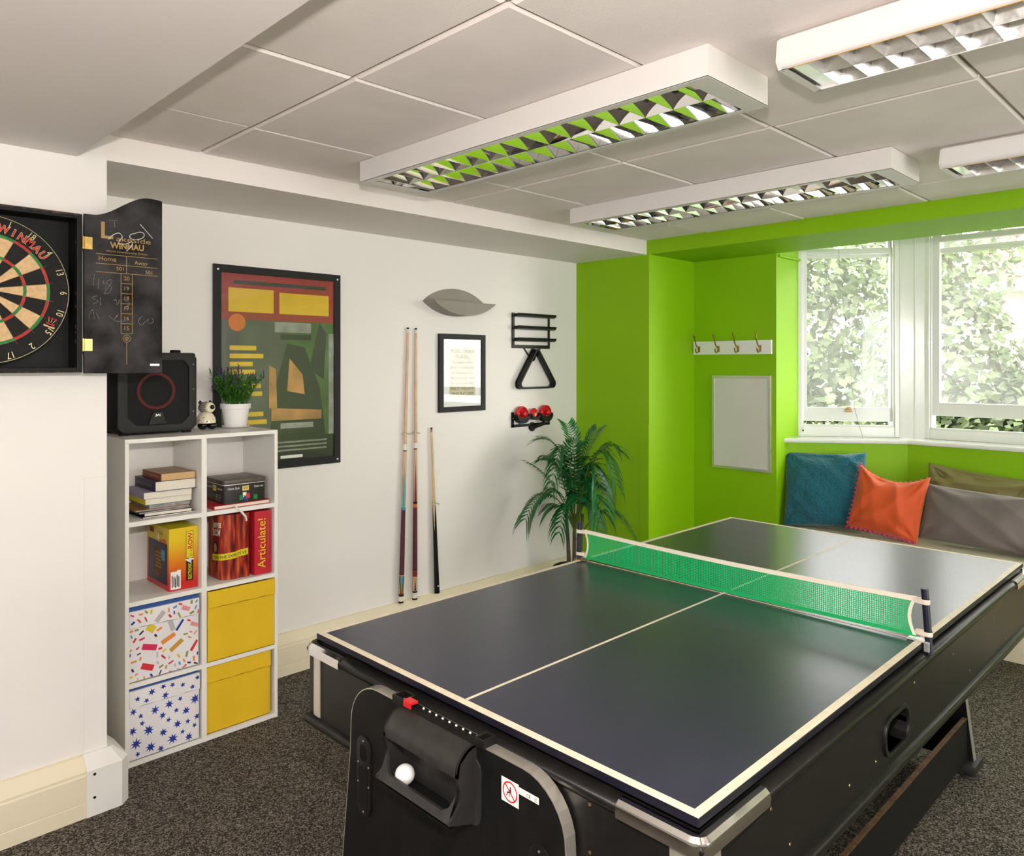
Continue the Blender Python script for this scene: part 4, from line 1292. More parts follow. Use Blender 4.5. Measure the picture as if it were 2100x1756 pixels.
stroke(bez([(880, 800), (870, 830), (895, 830), (890, 890)], 12), .0008, 1)
stroke(bez([(930, 790), (900, 820), (940, 860), (920, 910), (880, 915), (920, 850), (945, 800), (925, 790)], 22), .0008, 1)
stroke(bez([(825, 940), (780, 960), (830, 985), (790, 1015)], 14), .0008, 1); stroke([(850, 950), (850, 1020)], .0008, 1)
stroke(bez([(955, 975), (980, 965), (985, 1010), (1010, 965)], 12), .0009, 1); stroke(bez([(1040, 960), (1080, 980), (1090, 1000), (1050, 1035), (1105, 1040)], 14), .0008, 1)
stroke(bez([(755, 1140), (765, 1095), (790, 1060), (800, 1140)], 12), .0008, 1); stroke([(815, 1090), (840, 1140)], .0008, 1)
stroke(bez([(920, 1110), (960, 1140), (1000, 1090), (960, 1150), (1060, 1150)], 16), .0008, 1)
stroke(bez([(1200, 1100), (1170, 1140), (1190, 1180), (1230, 1150), (1260, 1120), (1250, 1165), (1300, 1150), (1290, 1115)], 20), .0008, 1)
stroke([(910, 275), (990, 265)], .0008, 1); stroke([(965, 275), (968, 330)], .0008, 1)
tag(ch.build('chalk_writing', ['chalk', 'chalk_faint'], dr), kind='stuff')

# ------------------------------------------------------------------ dartboard (stands inside the cabinet)
BC = V(0.461, 2.690, 1.700)
db = thing('dartboard', (0.461, 2.73, 1.4745), 'round bristle dartboard with red and green rings inside the cabinet', 'dartboard')
MB().lathe([(0.2255, 0.0), (0.2255, 0.036)], BC + V(0, 0.036, 0), 64, axis=(0, -1, 0)).build('base_disc', 'sisal_black', db, smooth=40)
def disc_pt(r, a, off=0.0):   # a clockwise from the top
    return (BC.x + r * math.sin(a), BC.y - off, BC.z + r * math.cos(a))
K = 0.1715 / 0.170
for i in range(20):
    a0, a1 = (i - .5) * PI / 10, (i + .5) * PI / 10
    dark = i % 2 == 0
    for r0, r1, mt_ in ((.0159, .099, 'sisal_black' if dark else 'sisal_cream'), (.099, .107, 'sisal_red' if dark else 'sisal_green'),
                        (.107, .162, 'sisal_black' if dark else 'sisal_cream'), (.162, .170, 'sisal_red' if dark else 'sisal_green')):
        b = MB()
        n = 4
        for k in range(n):
            b0, b1 = a0 + (a1 - a0) * k / n, a0 + (a1 - a0) * (k + 1) / n
            b.poly([disc_pt(r0, b0, .0008), disc_pt(r1, b0, .0008), disc_pt(r1, b1, .0008), disc_pt(r0, b1, .0008)])
        b.build('segment', mt_, db)
MB().lathe([(.0159, 0), (.0159, .001), (.0064, .0011)], BC, 24, axis=(0, -1, 0)).build('outer_bull', 'sisal_green', db)
MB().lathe([(.0064, 0), (.0064, .0014), (0, .0015)], BC, 20, axis=(0, -1, 0)).build('bullseye', 'sisal_red', db)
sp = MB()
for i in range(20):
    a = (i + .5) * PI / 10
    sp.tube([disc_pt(.016, a, .0016), disc_pt(.182, a, .0016)], .0006, 4)
for r in (.0064, .0159, .099, .107, .162, .170):
    sp.tube([disc_pt(r, 2 * PI * k / 60, .0016) for k in range(60)], .0006, 4, closed=True)
sp.build('spider_wires', 'wire', db)
nr = MB()
nr.tube([disc_pt(.222, 2 * PI * k / 72, .002) for k in range(72)], .0010, 6, closed=True)
nr.build('number_ring', 'wire', db)
nums = [20, 1, 18, 4, 13, 6, 10, 15, 2, 17, 3, 19, 7, 16, 8, 11, 14, 9, 12, 5]
nb = MB()
for i, v in enumerate(nums):
    a = i * PI / 10
    r_, u_ = V(math.cos(a), 0, -math.sin(a)), V(math.sin(a), 0, math.cos(a))
    nb.text(str(v), V(*disc_pt(.198, a, .0012)), r_, u_, .020, 0, sx=.8)
tag(nb.build('numerals', 'wire', db, recalc=False), kind='stuff')
lg = MB()
for pas, (mi, bold, off) in enumerate(((1, .045, .0009), (0, .012, .0013))):
    for k, s in enumerate('WINMAU'):
        a = 0.235 + k * 0.130 + (0.018 if k > 0 else 0) + 0.02
        r_, u_ = V(math.cos(a), 0, -math.sin(a)), V(math.sin(a), 0, math.cos(a))
        lg.text(s, V(*disc_pt(.1785, a, 0)), r_, u_, .0225, mi, off=off, bold=bold, sx=.88 if s in 'WM' else .95)
# crown emblem near the number 15
ce = V(*disc_pt(.196, 2.06, .0013))
for dx in (-.010, 0, .010):
    lg.flat([(dx * 1.0 + c[0], .011 + c[1]) for c in arc(0, 0, .0035, 0, 2 * PI, 10)[:-1]], ce, V(.93, 0, -.36), V(.36, 0, .93), 0)
    lg.flat([(dx * .6 - .0008, -.002), (dx * .6 + .0008, -.002), (dx + .0008, .010), (dx - .0008, .010)], ce, V(.93, 0, -.36), V(.36, 0, .93), 1)
lg.flat([(-.013, -.003), (-.011, -.009), (.011, -.009), (.013, -.003), (0, -.006)], ce, V(.93, 0, -.36), V(.36, 0, .93), 0)
lg.flat([(-.016, -.012), (-.016, -.018), (.016, -.018), (.016, -.012), (0, -.014)], ce, V(.93, 0, -.36), V(.36, 0, .93), 1)
tag(lg.build('maker_lettering', ['sisal_red', 'sisal_cream'], db, recalc=False), kind='stuff')

# ================================================================== wall pictures
def frame(name, x0, x1, z0, z1, bw_, depth, label, cat, mt_):
    t = thing(name, ((x0 + x1) / 2, YW, z0), label, cat)
    b = MB()
    for a in ((x0, x0 + bw_, z0, z1), (x1 - bw_, x1, z0, z1), (x0 + bw_, x1 - bw_, z0, z0 + bw_), (x0 + bw_, x1 - bw_, z1 - bw_, z1)):
        b.box(a[0], a[1], YW - depth, YW - .001, a[2], a[3])
    b.build('frame', mt_, t, bevel=0.0012)
    return t
po = frame('framed_poster', 1.424, 2.074, 0.979, 1.928, 0.035, 0.016, 'large black framed poster with a red heading band and dark picture', 'poster', 'black_frame')
PYW = YW - .008
MB().box(1.459, 2.039, PYW, YW - .002, 1.014, 1.893).build('backing_board', 'black', po)
ps = MB()
PO = V(1.459, PYW - .0003, 1.014)
PW, PH = .580, .879
def R_(x0, x1, y0, y1, mi, off=0.0): ps.flat([(x0 * PW, y0 * PH), (x1 * PW, y0 * PH), (x1 * PW, y1 * PH), (x0 * PW, y1 * PH)], PO, RY, EZ, mi, off)
R_(0, 1, 0, .76, 0); R_(0, 1, .76, 1, 1, .0001)
R_(.55, 1, .10, .76, 2, .0001)
R_(.06, .44, .80, .925, 3, .0003); R_(.49, .95, .80, .915, 3, .0003)
R_(.10, .92, .945, .965, 4, .0003)
ps.flat([(.13 * PW + c[0], .745 * PH + c[1]) for c in arc(0, 0, .040, 0, 2 * PI, 28)[:-1]], PO, RY, EZ, 5, .0004)
for k, w in enumerate((.22, .28, .19, .21)): R_(.07, .07 + w, .60 - .042 * k, .624 - .042 * k, 3, .0003)
for k, w in enumerate((.26, .27)): R_(.07, .07 + w, .40 - .042 * k, .424 - .042 * k, 3, .0003)
for k, w in enumerate((.28, .31)): R_(.07, .07 + w, .25 - .042 * k, .274 - .042 * k, 3, .0003)
R_(.45, .78, .70, .755, 6, .0002); R_(.50, .78, .66, .69, 4, .0002)
ps.flat([(.40 * PW, .13 * PH), (.92 * PW, .13 * PH), (.86 * PW, .40 * PH), (.72 * PW, .62 * PH), (.56 * PW, .64 * PH), (.46 * PW, .42 * PH)], PO, RY, EZ, 4, .0003)
ps.flat([(.42 * PW, .22 * PH), (.88 * PW, .22 * PH), (.88 * PW, .27 * PH), (.42 * PW, .29 * PH)], PO, RY, EZ, 7, .0005)
ps.flat([(.56 * PW, .38 * PH), (.72 * PW, .36 * PH), (.70 * PW, .47 * PH), (.58 * PW, .56 * PH)], PO, RY, EZ, 7, .0005)
ps.flat([(.40 * PW, .29 * PH), (.47 * PW, .29 * PH), (.46 * PW, .50 * PH), (.40 * PW, .52 * PH)], PO, RY, EZ, 7, .0005)
R_(.95, 1.0, .13, .70, 6, .0004)
ps.flat([(.76 * PW, .50 * PH), (.90 * PW, .44 * PH), (.93 * PW, .70 * PH), (.86 * PW, .76 * PH)], PO, RY, EZ, 4, .0004)
R_(.0, 1, 0, .13, 4, .0006)
R_(.50, .80, .175, .205, 6, .0007)
for k in range(3): R_(.30, .93, .095 - .022 * k, .105 - .022 * k, 6, .0008)
R_(.50, .70, .012, .028, 8, .0009)
ps.build('poster_sheet', ['poster_dark', 'poster_red', 'poster_green', 'poster_yellow', 'poster_black', 'poster_orange', 'poster_grey', 'poster_tan', 'print_white'], po, recalc=False)
MB().poly([(1.459, PYW - .0022, 1.014), (2.039, PYW - .0022, 1.014), (2.039, PYW - .0022, 1.893), (1.459, PYW - .0022, 1.893)]).build('glazing', 'glazing', po, recalc=False)
for x in (1.443, 2.056):
    for z in (0.998, 1.37 if False else 1.905):
        MB().lathe([(.005, 0), (.0048, .002), (.002, .003), (0, .003)], (x, YW - .016, z), 14, axis=(0, -1, 0)).build('screw', 'aluminium', po)

ru = frame('framed_rules', 2.717, 3.071, 1.202, 1.652, 0.030, 0.020, 'small black framed pool table rules sheet beside the cues', 'picture', 'black_frame')
MB().box(2.747, 3.041, YW - .010, YW - .002, 1.232, 1.622).build('mount', 'print_white', ru)
rs = MB()
RO = V(2.796, YW - .0106, 1.288)
RW_, RH_ = 0.20, 0.285
rs.flat([(0, 0), (RW_, 0), (RW_, RH_), (0, RH_)], RO, RY, EZ, 0)
y_ = RH_ - .030
for s, h, wd, sh in (('POOL TABLE', .020, .180, 0), ('RULES', .020, .095, 0), ('No sitting on table', .016, .150, 0), ('No food or drinks on table', .016, .180, 0), ('No cigarettes on table', .016, .165, 0),
                     ('No smoking near table', .016, .170, 0), ('No jump or masse shots', .016, .172, 0), ('ENJOY THE GAME', .016, .178, .3), ('AND PLAY FAIR', .016, .170, .3)):
    rs.text_fit(s, RO + RY * (RW_ / 2) + EZ * y_, RY, EZ, wd, h, 1, off=.0004, shear=sh)
    y_ -= .0305
rs.build('rules_sheet', ['card_buff', 'ink'], ru, recalc=False)
MB().poly([(2.747, YW - .0135, 1.232), (3.041, YW - .0135, 1.232), (3.041, YW - .0135, 1.622), (2.747, YW - .0135, 1.622)]).build('glazing', 'glazing', ru, recalc=False)

# ================================================================== wall sconce (unlit uplighter)
wsx, wsz = 2.843, 1.832
wsn = thing('wall_sconce', (wsx, YW, 1.75), 'taupe leaf-shaped wall sconce above the rules frame', 'wall light')
hw = 0.232
def lens(u, h): return h * max(0, 1 - u * u) ** .85
nU = 28
us_ = [-1 + 2 * i / nU for i in range(nU + 1)]
b = MB()
pts = [(wsx + u * hw, wsz - lens(u, .078)) for u in us_] + [(wsx + u * hw, wsz + lens(u, .082)) for u in reversed(us_[1:-1])]
b.prism(pts, 'y', YW - .006, YW - .001)
b.build('back_plate', 'taupe', wsn)
b = MB()
pts = [(wsx + u * hw, wsz - lens(u, .078)) for u in us_]
b.prism(pts, 'y', YW - .104, YW - .101)
for p, q in zip(pts, pts[1:]):
    b.poly([(p[0], YW - .104, p[1]), (q[0], YW - .104, q[1]), (q[0], YW - .006, q[1]), (p[0], YW - .006, p[1])])
    b.poly([(p[0], YW - .101, p[1] + .002), (q[0], YW - .101, q[1] + .002), (q[0], YW - .006, q[1] + .002), (p[0], YW - .006, p[1] + .002)])
b.build('scoop', 'taupe', wsn, smooth=30)
MB().lathe([(.012, 0), (.012, .05), (.0, .055)], (wsx, YW - .045, wsz - .074), 14).build('lamp_holder', 'white', wsn)

# ================================================================== cues
def cue(name, xt, zt, xb_, zb_, parts, label, rb=.0145, rt=.0065, grp='cues on the white wall'):
    t = thing(name, (xb_, YW - .022, zb_), label, 'cue', grp)
    A, B = V(xb_, YW - .022, zb_), V(xt, YW - .014, zt)
    for f0, f1, nm, mt_ in parts:
        r0, r1 = rb + (rt - rb) * f0, rb + (rt - rb) * f1
        MB().tube([A.lerp(B, f0), A.lerp(B, f1)], [r0, r1], 16).build(nm, mt_, t, smooth=50)
    return t, A, B
def spikes(t, A, B, f0, f1, mt_, n=4, rb=.0145, rt=.0065, ph=0, down=False, wd=.55):
    """pointed inlays round the shaft"""
    ax = (B - A).normalized(); e1 = ax.orthogonal().normalized(); e2 = ax.cross(e1)
    b = MB()
    for k in range(n):
        q = ph + 2 * PI * k / n
        r0, r1 = rb + (rt - rb) * f0 + .0003, rb + (rt - rb) * f1 + .0003
        base, tip = (f0, f1) if not down else (f1, f0)
        rbs, rtp = (r0, r1) if not down else (r1, r0)
        steps = 4
        prev = None
        for j in range(steps + 1):
            w = wd * (1 - j / steps)
            ctr = A.lerp(B, base + (tip - base) * j / steps); rr_ = rbs + (rtp - rbs) * j / steps
            ring = [ctr + e1 * rr_ * math.cos(q + w * s) + e2 * rr_ * math.sin(q + w * s) for s in (-1, -.5, 0, .5, 1)]
            if prev:
                for s in range(4): b.poly([prev[s], prev[s + 1], ring[s + 1], ring[s]])
            prev = ring
    b.build('inlay', mt_, t)
def clip(x, z, label):
    t = thing('cue_clip', (x, YW, z), label, 'clip', 'metal clips holding the cues')
    MB().lathe([(.009, 0), (.008, .004), (0, .005)], (x, YW, z), 14, axis=(0, -1, 0)).build('plate', 'aluminium', t)
    for s in (-1, 1):
        MB().tube([(x + s * .002, YW - .004, z), (x + s * .017, YW - .010, z), (x + s * .0165, YW - .026, z), (x + s * .010, YW - .036, z), (x + s * .016, YW - .043, z)], .0026, 6).build('arm', 'aluminium', t, smooth=60)
c1, A1, B1 = cue('pool_cue', 2.499, 1.678, 2.446, 0.186,
    [(0, .006, 'bumper', 'black'), (.006, .024, 'butt_cap', 'ivory'), (.024, .030, 'ring', 'black'), (.030, .098, 'butt_sleeve', 'dark_red'), (.098, .100, 'ring', 'gold_inlay'), (.100, .335, 'wrap', 'burgundy'),
     (.335, .360, 'forearm_base', 'dark_red'), (.360, .548, 'forearm', 'maple'), (.548, .552, 'ring', 'black'), (.552, .574, 'joint', 'ivory'), (.574, .982, 'shaft', 'maple'), (.982, .994, 'ferrule', 'ferrule'), (.994, 1, 'tip', 'black')],
    'pool cue with turquoise pointed inlays and burgundy wrap, leftmost on the wall')
spikes(c1, A1, B1, .335, .52, 'turquoise', 4, wd=.60, ph=.2); spikes(c1, A1, B1, .345, .40, 'gold_inlay', 4, ph=.98, wd=.3)
spikes(c1, A1, B1, .031, .097, 'turquoise', 4, down=True, wd=.6, ph=.2); spikes(c1, A1, B1, .035, .085, 'gold_inlay', 4, ph=.98, wd=.25)
c2, A2, B2 = cue('pool_cue', 2.553, 1.677, 2.539, 0.184,
    [(0, .006, 'bumper', 'black'), (.006, .026, 'butt_cap', 'ivory'), (.026, .032, 'ring', 'black'), (.032, .085, 'butt_sleeve', 'maple'), (.085, .110, 'sleeve_band', 'dark_red'), (.110, .113, 'ring', 'black'), (.113, .338, 'wrap', 'burgundy'),
     (.338, .352, 'forearm_band', 'poster_orange'), (.352, .36, 'ring', 'black'), (.36, .552, 'forearm', 'maple'), (.552, .556, 'ring', 'black'), (.556, .576, 'joint', 'ivory'), (.576, .982, 'shaft', 'maple'), (.982, .994, 'ferrule', 'ferrule'), (.994, 1, 'tip', 'black')],
    'pool cue with slim dark red points and burgundy wrap, middle of the three')
spikes(c2, A2, B2, .36, .515, 'dark_red', 4, wd=.62, ph=.3); spikes(c2, A2, B2, .034, .080, 'black', 4, wd=.3, ph=.3)
c3, A3, B3 = cue('short_cue', 2.662, 1.121, 2.696, 0.186,
    [(0, .01, 'bumper', 'black'), (.01, .42, 'butt', 'black_satin'), (.42, .972, 'shaft', 'ash'), (.972, .990, 'ferrule', 'old_brass'), (.990, 1, 'tip', 'black')],
    'short snooker cue with plain black butt, right of the two long cues', rb=.0150, rt=.0055)
spikes(c3, A3, B3, .42, .565, 'black_satin', 4, rb=.0152, rt=.0055, wd=.62, ph=.7)
spikes(c3, A3, B3, .375, .42, 'ash', 4, rb=.0152, rt=.0055, wd=.25, ph=-.1, down=True)
MB().ball(A3.lerp(B3, .045) + V(-.002, -.0148, 0), (.008, .001, .0035), 12, 6).build('maker_badge', 'ivory', c3)
clip(2.478, 1.099, 'metal spring clip holding the leftmost pool cue'); clip(2.5455, 1.098, 'metal spring clip holding the middle pool cue')
clip(2.683, 0.690, 'metal spring clip holding the short cue')

# ================================================================== pool accessories rack, triangles, pushers
rk = thing('accessory_rack', (3.487, YW, 1.555), 'black plastic ball rack with three open shelves on the wall', 'rack')
x0, x1, zt, zb_ = 3.307, 3.655, 1.800, 1.578
b = MB()
b.box(x0, x0 + .022, YW - .008, YW - .001, zb_ + .02, zt).box(x1 - .016, x1, YW - .008, YW - .001, zb_ + .02, zt)
b.box(x0, x1, YW - .008, YW - .001, zb_, zb_ + .022)
b.build('back_frame', 'black_satin', rk, bevel=0.002)
for z in (1.785, 1.707, 1.632):
    pts = [(YW - .001, z + .010), (YW - .004, z + .012), (YW - .008, z + .003), (YW - .030, z - .004), (YW - .048, z + .003), (YW - .052, z + .012), (YW - .056, z + .012), (YW - .052, z - .003), (YW - .032, z - .011), (YW - .004, z - .008), (YW - .001, z - .008)]
    MB().prism(pts, 'x', x0 + .006, x1 + .012).build('shelf_tray', 'black_satin', rk, smooth=40)
for s, xa, xb2 in ((-1, 3.415, 3.468), (1, 3.565, 3.512)):
    MB().prism([(xa - .006, zb_ + .002), (xa + .006, zb_ + .002), (xb2 + .006, 1.520), (xb2 - .006, 1.520)], 'y', YW - .006, YW - .001).build('hanger_strut', 'black_satin', rk)
MB().lathe([(.030, 0), (.030, .006), (.026, .008), (0, .008)], (3.490, YW - .001, 1.525), 24, axis=(0, -1, 0)).build('hanger_boss', 'black_satin', rk, smooth=40)
MB().tube([(3.490, YW - .006, 1.552), (3.492, YW - .03, 1.556), (3.494, YW - .052, 1.562)], [.012, .011, .009], 12).build('hanger_peg', 'black_satin', rk, smooth=50)
for z in (1.79, 1.71, 1.635): MB().lathe([(.004, 0), (.003, .0015), (0, .002)], (3.317, YW - .008, z), 10, axis=(0, -1, 0)).build('screw', 'aluminium', rk)
MB().lathe([(.0045, 0), (.003, .0015), (0, .002)], (3.490, YW - .009, 1.515), 10, axis=(0, -1, 0)).build('screw', 'aluminium', rk)

tri = thing('ball_triangle', (3.500, YW - .03, 1.322), 'black plastic ball triangle hanging below the rack', 'triangle')
def tri_ring(off, r, n=6):
    # rounded triangle outline; apex up
    P = [(3.494, 1.583), (3.668, 1.324), (3.328, 1.324)]
    cx_, cz_ = 3.497, 1.41
    pts_ = []
    ang = [(PI - .59, .59), (.59, -PI / 2), (-PI / 2, -PI - .59)]
    rad = [r * .75, r * 1.15, r * 1.15]
    cen = [(3.494, 1.583 - .028 * .75 / .75), (3.668 - .037, 1.324 + .030), (3.328 + .037, 1.324 + .030)]
    for (a0_, a1_), c, q in zip(ang, cen, rad):
        for i in range(n + 1):
            a = a0_ + (a1_ - a0_) * i / n
            pts_.append((c[0] + (q + off) * math.cos(a), c[1] + (q + off) * math.sin(a)))
    return pts_
MB().ring_prism(tri_ring(0, .026), tri_ring(-.009, .026), 'y', YW - .056, YW - .012).build('frame', 'black_satin', tri, smooth=40, bevel=.001)
MB().ring_prism(tri_ring(.004, .026), tri_ring(-.009, .026), 'y', YW - .0125, YW - .009).build('flange', 'black_satin', tri, smooth=40)

ph = thing('pusher_holder', (3.487, YW, 1.06), 'black plastic wall holder for red air hockey pushers', 'holder')
x0, x1 = 3.303, 3.655
MB().box(x0, x0 + .020, YW - .008, YW - .001, 1.082, 1.178).box(x1 - .014, x1, YW - .008, YW - .001, 1.10, 1.158).box(x0, x1, YW - .008, YW - .001, 1.082, 1.100).build('back_frame', 'black_satin', ph, bevel=.002)
for xc, r in ((3.374, .056), (3.487, .040), (3.590, .056)):
    pts = [(xc + r * math.cos(a), 1.163 + r * math.sin(a)) for a in [PI + PI * i / 16 for i in range(17)]]
    pts2 = [(xc + (r - .007) * math.cos(a), 1.163 + (r - .007) * math.sin(a)) for a in [2 * PI - PI * i / 16 for i in range(17)]]
    MB().prism(pts, 'y', YW - .008, YW - .001).build('cup_back', 'black_satin', ph)
    MB().prism(pts + pts2, 'y', YW - .044, YW - .008).build('cup_rim', 'black_satin', ph, smooth=40)
    pts3 = [(xc + r * math.cos(a), 1.163 + r * math.sin(a)) for a in [1.06 * PI + .88 * PI * i / 16 for i in range(17)]]
    MB().prism(pts3 + [(xc + .018, 1.146), (xc, 1.138), (xc - .018, 1.146)], 'y', YW - .048, YW - .044).build('cup_front', 'black_satin', ph)
MB().lathe([(.030, 0), (.030, .006), (.0, .007)], (3.490, YW - .001, 1.078), 20, axis=(0, -1, 0)).build('hook_boss', 'black_satin', ph)
MB().tube([(3.47, YW - .008, 1.075), (3.49, YW - .03, 1.078), (3.53, YW - .05, 1.095), (3.555, YW - .055, 1.104)], [.010, .011, .012, .011], 10).build('hook', 'black_satin', ph, smooth=50)
for p in ((3.313, 1.14), (3.487, 1.137), (3.490, 1.066), (3.648, 1.152)): MB().lathe([(.0035, 0), (.003, .0015), (0, .002)], (p[0], YW - .0085, p[1]), 10, axis=(0, -1, 0)).build('screw', 'aluminium', ph)
for xc, nm, lab in ((3.374, 'air_hockey_pusher', 'red air hockey pusher in the left cup of the wall holder'), (3.590, 'air_hockey_pusher', 'red air hockey pusher in the right cup of the wall holder')):
    p_ = thing(nm, (xc, YW - .026, 1.117), lab, 'pusher', 'red air hockey pushers')
    c = V(xc, YW - .0085, 1.166)
    MB().lathe([(.0, .002), (.046, .002), (.048, .006), (.048, .026), (.045, .030), (.042, .030), (.040, .018), (.022, .012), (.018, .016), (.017, .040), (.015, .050), (.008, .055), (0, .056)], c, 32, axis=(0, -1, 0)).build('body', 'red_plastic', p_, smooth=35)
pk = thing('hockey_puck', (3.487, YW - .02, 1.131), 'flat red air hockey puck in the middle cup of the holder', 'puck')
MB().lathe([(0, 0), (.031, 0), (.032, .002), (.032, .008), (.030, .010), (.024, .010), (.022, .009), (0, .009)], (3.487, YW - .018, 1.166), 32, axis=(0, -1, 0)).build('disc', 'red_plastic', pk, smooth=35)
chk = tag(MB().box(3.365, 3.387, YW - .030, YW - .0085, 1.1005, 1.1205).build('cue_chalk', 'blue_chalk', None, bevel=.002), 'small blue cube of cue chalk on the pusher holder', 'chalk')

# ================================================================== cube shelf
SX0, SX1, SY0, SY1 = 0.929, 1.526, 2.940, 3.238
sh = thing('cube_shelf', (1.2275, 3.09, 0), 'white eight-cube shelf unit standing between pillar and poster', 'shelf')
t_ = 0.016
for x, w in ((SX0, 0.014), (SX1 - 0.014, 0.014)):
    MB().box(x, x + w, SY0, SY1, 0, 1.186 if x == SX0 else 1.2015).build('side_panel', 'shelf_white', sh, bevel=.0008)
MB().box(1.208, 1.228, SY0 + .001, SY1 - .004, 0.0005, 1.186).build('divider', 'shelf_white', sh)
MB().box(SX0, SX1 - .014, SY0, SY1, 1.186, 1.2015).build('top_board', 'shelf_white', sh, bevel=.0008)
for z in (0.889, 0.596, 0.297, 0.0095):
    for a, b_ in ((SX0 + .014, 1.208), (1.228, SX1 - .014)):
        MB().box(a, b_, SY0 + .001, SY1 - .004, z - .0085, z + .0085).build('shelf_board', 'shelf_white', sh)
MB().box(SX0 + .014, SX1 - .014, SY1 - .004, SY1 - .001, 0.018, 1.186).build('back_panel', 'shelf_white', sh)
Z1, Z2, Z3, Z4 = 0.8980, 0.6050, 0.3060, 0.0185
LX0, LX1, RX0, RX1 = 0.944, 1.207, 1.229, 1.511

# ------------------------------------------------------------------ fabric boxes
def fabric_box(x0, x1, z0, z1, y0, mt_, label, flap=.062):
    t = thing('storage_box', ((x0 + x1) / 2, (y0 + 3.22) / 2, z0), label, 'storage box', 'fabric boxes in the cube shelf')
    b = MB().box(x0, x1, y0 + .004, y0 + .008, z0, z1).box(x0, x1, 3.216, 3.22, z0, z1).box(x0, x0 + .004, y0 + .008, 3.216, z0, z1).box(x1 - .004, x1, y0 + .008, 3.216, z0, z1).box(x0, x1, y0 + .004, 3.22, z0, z0 + .004)
    b.build('body', mt_, t, bevel=.0012)
    f = MB()
    n = 10
    for i in range(n):
        a0, a1 = x0 + (x1 - x0) * i / n, x0 + (x1 - x0) * (i + 1) / n
        w0, w1 = .0014 * math.sin(i * 2.1), .0014 * math.sin((i + 1) * 2.1)
        f.poly([(a0, y0 - .003, z1 - flap - w0), (a1, y0 - .003, z1 - flap - w1), (a1, y0 - .001 - w1 * .4, z1), (a0, y0 - .001 - w0 * .4, z1)])
        f.poly([(a0, y0 + .004, z1 - flap - w0 + .004), (a1, y0 + .004, z1 - flap - w1 + .004), (a1, y0 - .003, z1 - flap - w1), (a0, y0 - .003, z1 - flap - w0)])
        f.poly([(a0, y0 - .001 - w0 * .4, z1), (a1, y0 - .001 - w1 * .4, z1), (a1, y0 + .006, z1 + .0005), (a0, y0 + .006, z1 + .0005)])
    f.build('folded_flap', mt_, t, doubles=True)
    MB().tube([(x0 + .001, y0 + .0015, z1 - flap - .0012), ((x0 + x1) / 2, y0 + .0015, z1 - flap - .0022), (x1 - .001, y0 + .0015, z1 - flap - .0012)], .0011, 6).build('fold_shadow', 'fold_shadow_yellow' if mt_ == 'fabric_yellow' else 'fold_shadow_grey', t)  # darker cord under the flap, drawing the fold's shadow line
    return t
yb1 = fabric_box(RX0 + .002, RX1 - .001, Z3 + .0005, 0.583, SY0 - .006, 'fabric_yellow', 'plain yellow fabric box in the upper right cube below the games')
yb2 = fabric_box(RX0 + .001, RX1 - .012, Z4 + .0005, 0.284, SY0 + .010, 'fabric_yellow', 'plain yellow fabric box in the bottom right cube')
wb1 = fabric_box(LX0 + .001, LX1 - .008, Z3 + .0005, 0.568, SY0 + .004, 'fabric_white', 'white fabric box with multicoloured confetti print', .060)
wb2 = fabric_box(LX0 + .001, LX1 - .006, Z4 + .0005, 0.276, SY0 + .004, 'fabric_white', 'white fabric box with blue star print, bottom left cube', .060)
MB().box(LX0 + .002, LX1 - .010, SY0 + .010, SY0 + .014, 0.56, 0.583).build('lining', 'lining_blue', wb1)
MB().box(LX0 + .002, LX1 - .010, SY0 + .010, SY0 + .014, 0.268, 0.283).build('lining', 'lining_blue', wb2)
# confetti print
rng = random.Random(21)
cols = ['pr_pink', 'pr_salmon', 'pr_orange', 'pr_ochre', 'pr_yellow', 'pr_olive', 'pr_sky', 'pr_navy', 'pr_grey', 'pr_red', 'pr_blue']
px0, px1, pz0, pz1 = LX0 + .003, LX1 - .010, Z3 + .004, 0.566
cf = MB()
placed = []
big = [(.28, .44, .054, .022, -.30, 0), (.55, .50, .055, .017, .45, 2), (.67, .37, .056, .017, .62, 3), (.25, .16, .046, .022, -.40, 9), (.30, .71, .032, .026, -.65, 4), (.60, .68, .042, .018, -1.25, 8),
       (.42, .86, .044, .018, .85, 8), (.80, .90, .032, .016, -.45, 1), (.72, .66, .045, .009, .95, 10), (.94, .30, .044, .012, .95, 9), (.95, .62, .035, .016, -.4, 1)]
def conf(u, v, w, h, a, ci):
    x, z = px0 + u * (px1 - px0), pz0 + v * (pz1 - pz0)
    c, s_ = math.cos(a), math.sin(a)
    q = []
    for dx, dz in ((-w / 2, -h / 2), (w / 2, -h / 2), (w / 2, h / 2), (-w / 2, h / 2)):
        xx, zz = x + dx * c - dz * s_, z + dx * s_ + dz * c
        q.append((min(max(xx, px0), px1), min(max(zz, pz0), pz1)))
    yv = SY0 + (.0036 if v < .77 else .0036)
    yv = SY0 + .0042 if v < .77 else SY0 + .0026
    yv = SY0 + .0076 if v < .765 else SY0 + .0000
    cf.poly([(p[0], yv, p[1]) for p in q], ci)
    placed.append((x, z, max(w, h) * .55))
for g_ in big: conf(*g_)
tries = 0
while len(placed) < 92 and tries < 6000:
    tries += 1
    u, v = rng.uniform(.0, 1.0), rng.uniform(.0, .98)
    if abs(v - .765) < .035: continue
    w = rng.uniform(.012, .023); h = rng.uniform(.005, .0085)
    x, z = px0 + u * (px1 - px0), pz0 + v * (pz1 - pz0)
    if any((x - a) ** 2 + (z - b_) ** 2 < (r + w * .52 + .0025) ** 2 for a, b_, r in placed): continue
    conf(u, v, w, h, rng.uniform(0, PI), rng.randrange(len(cols)))
tag(cf.build('confetti_print', cols, wb1, recalc=False), kind='stuff')
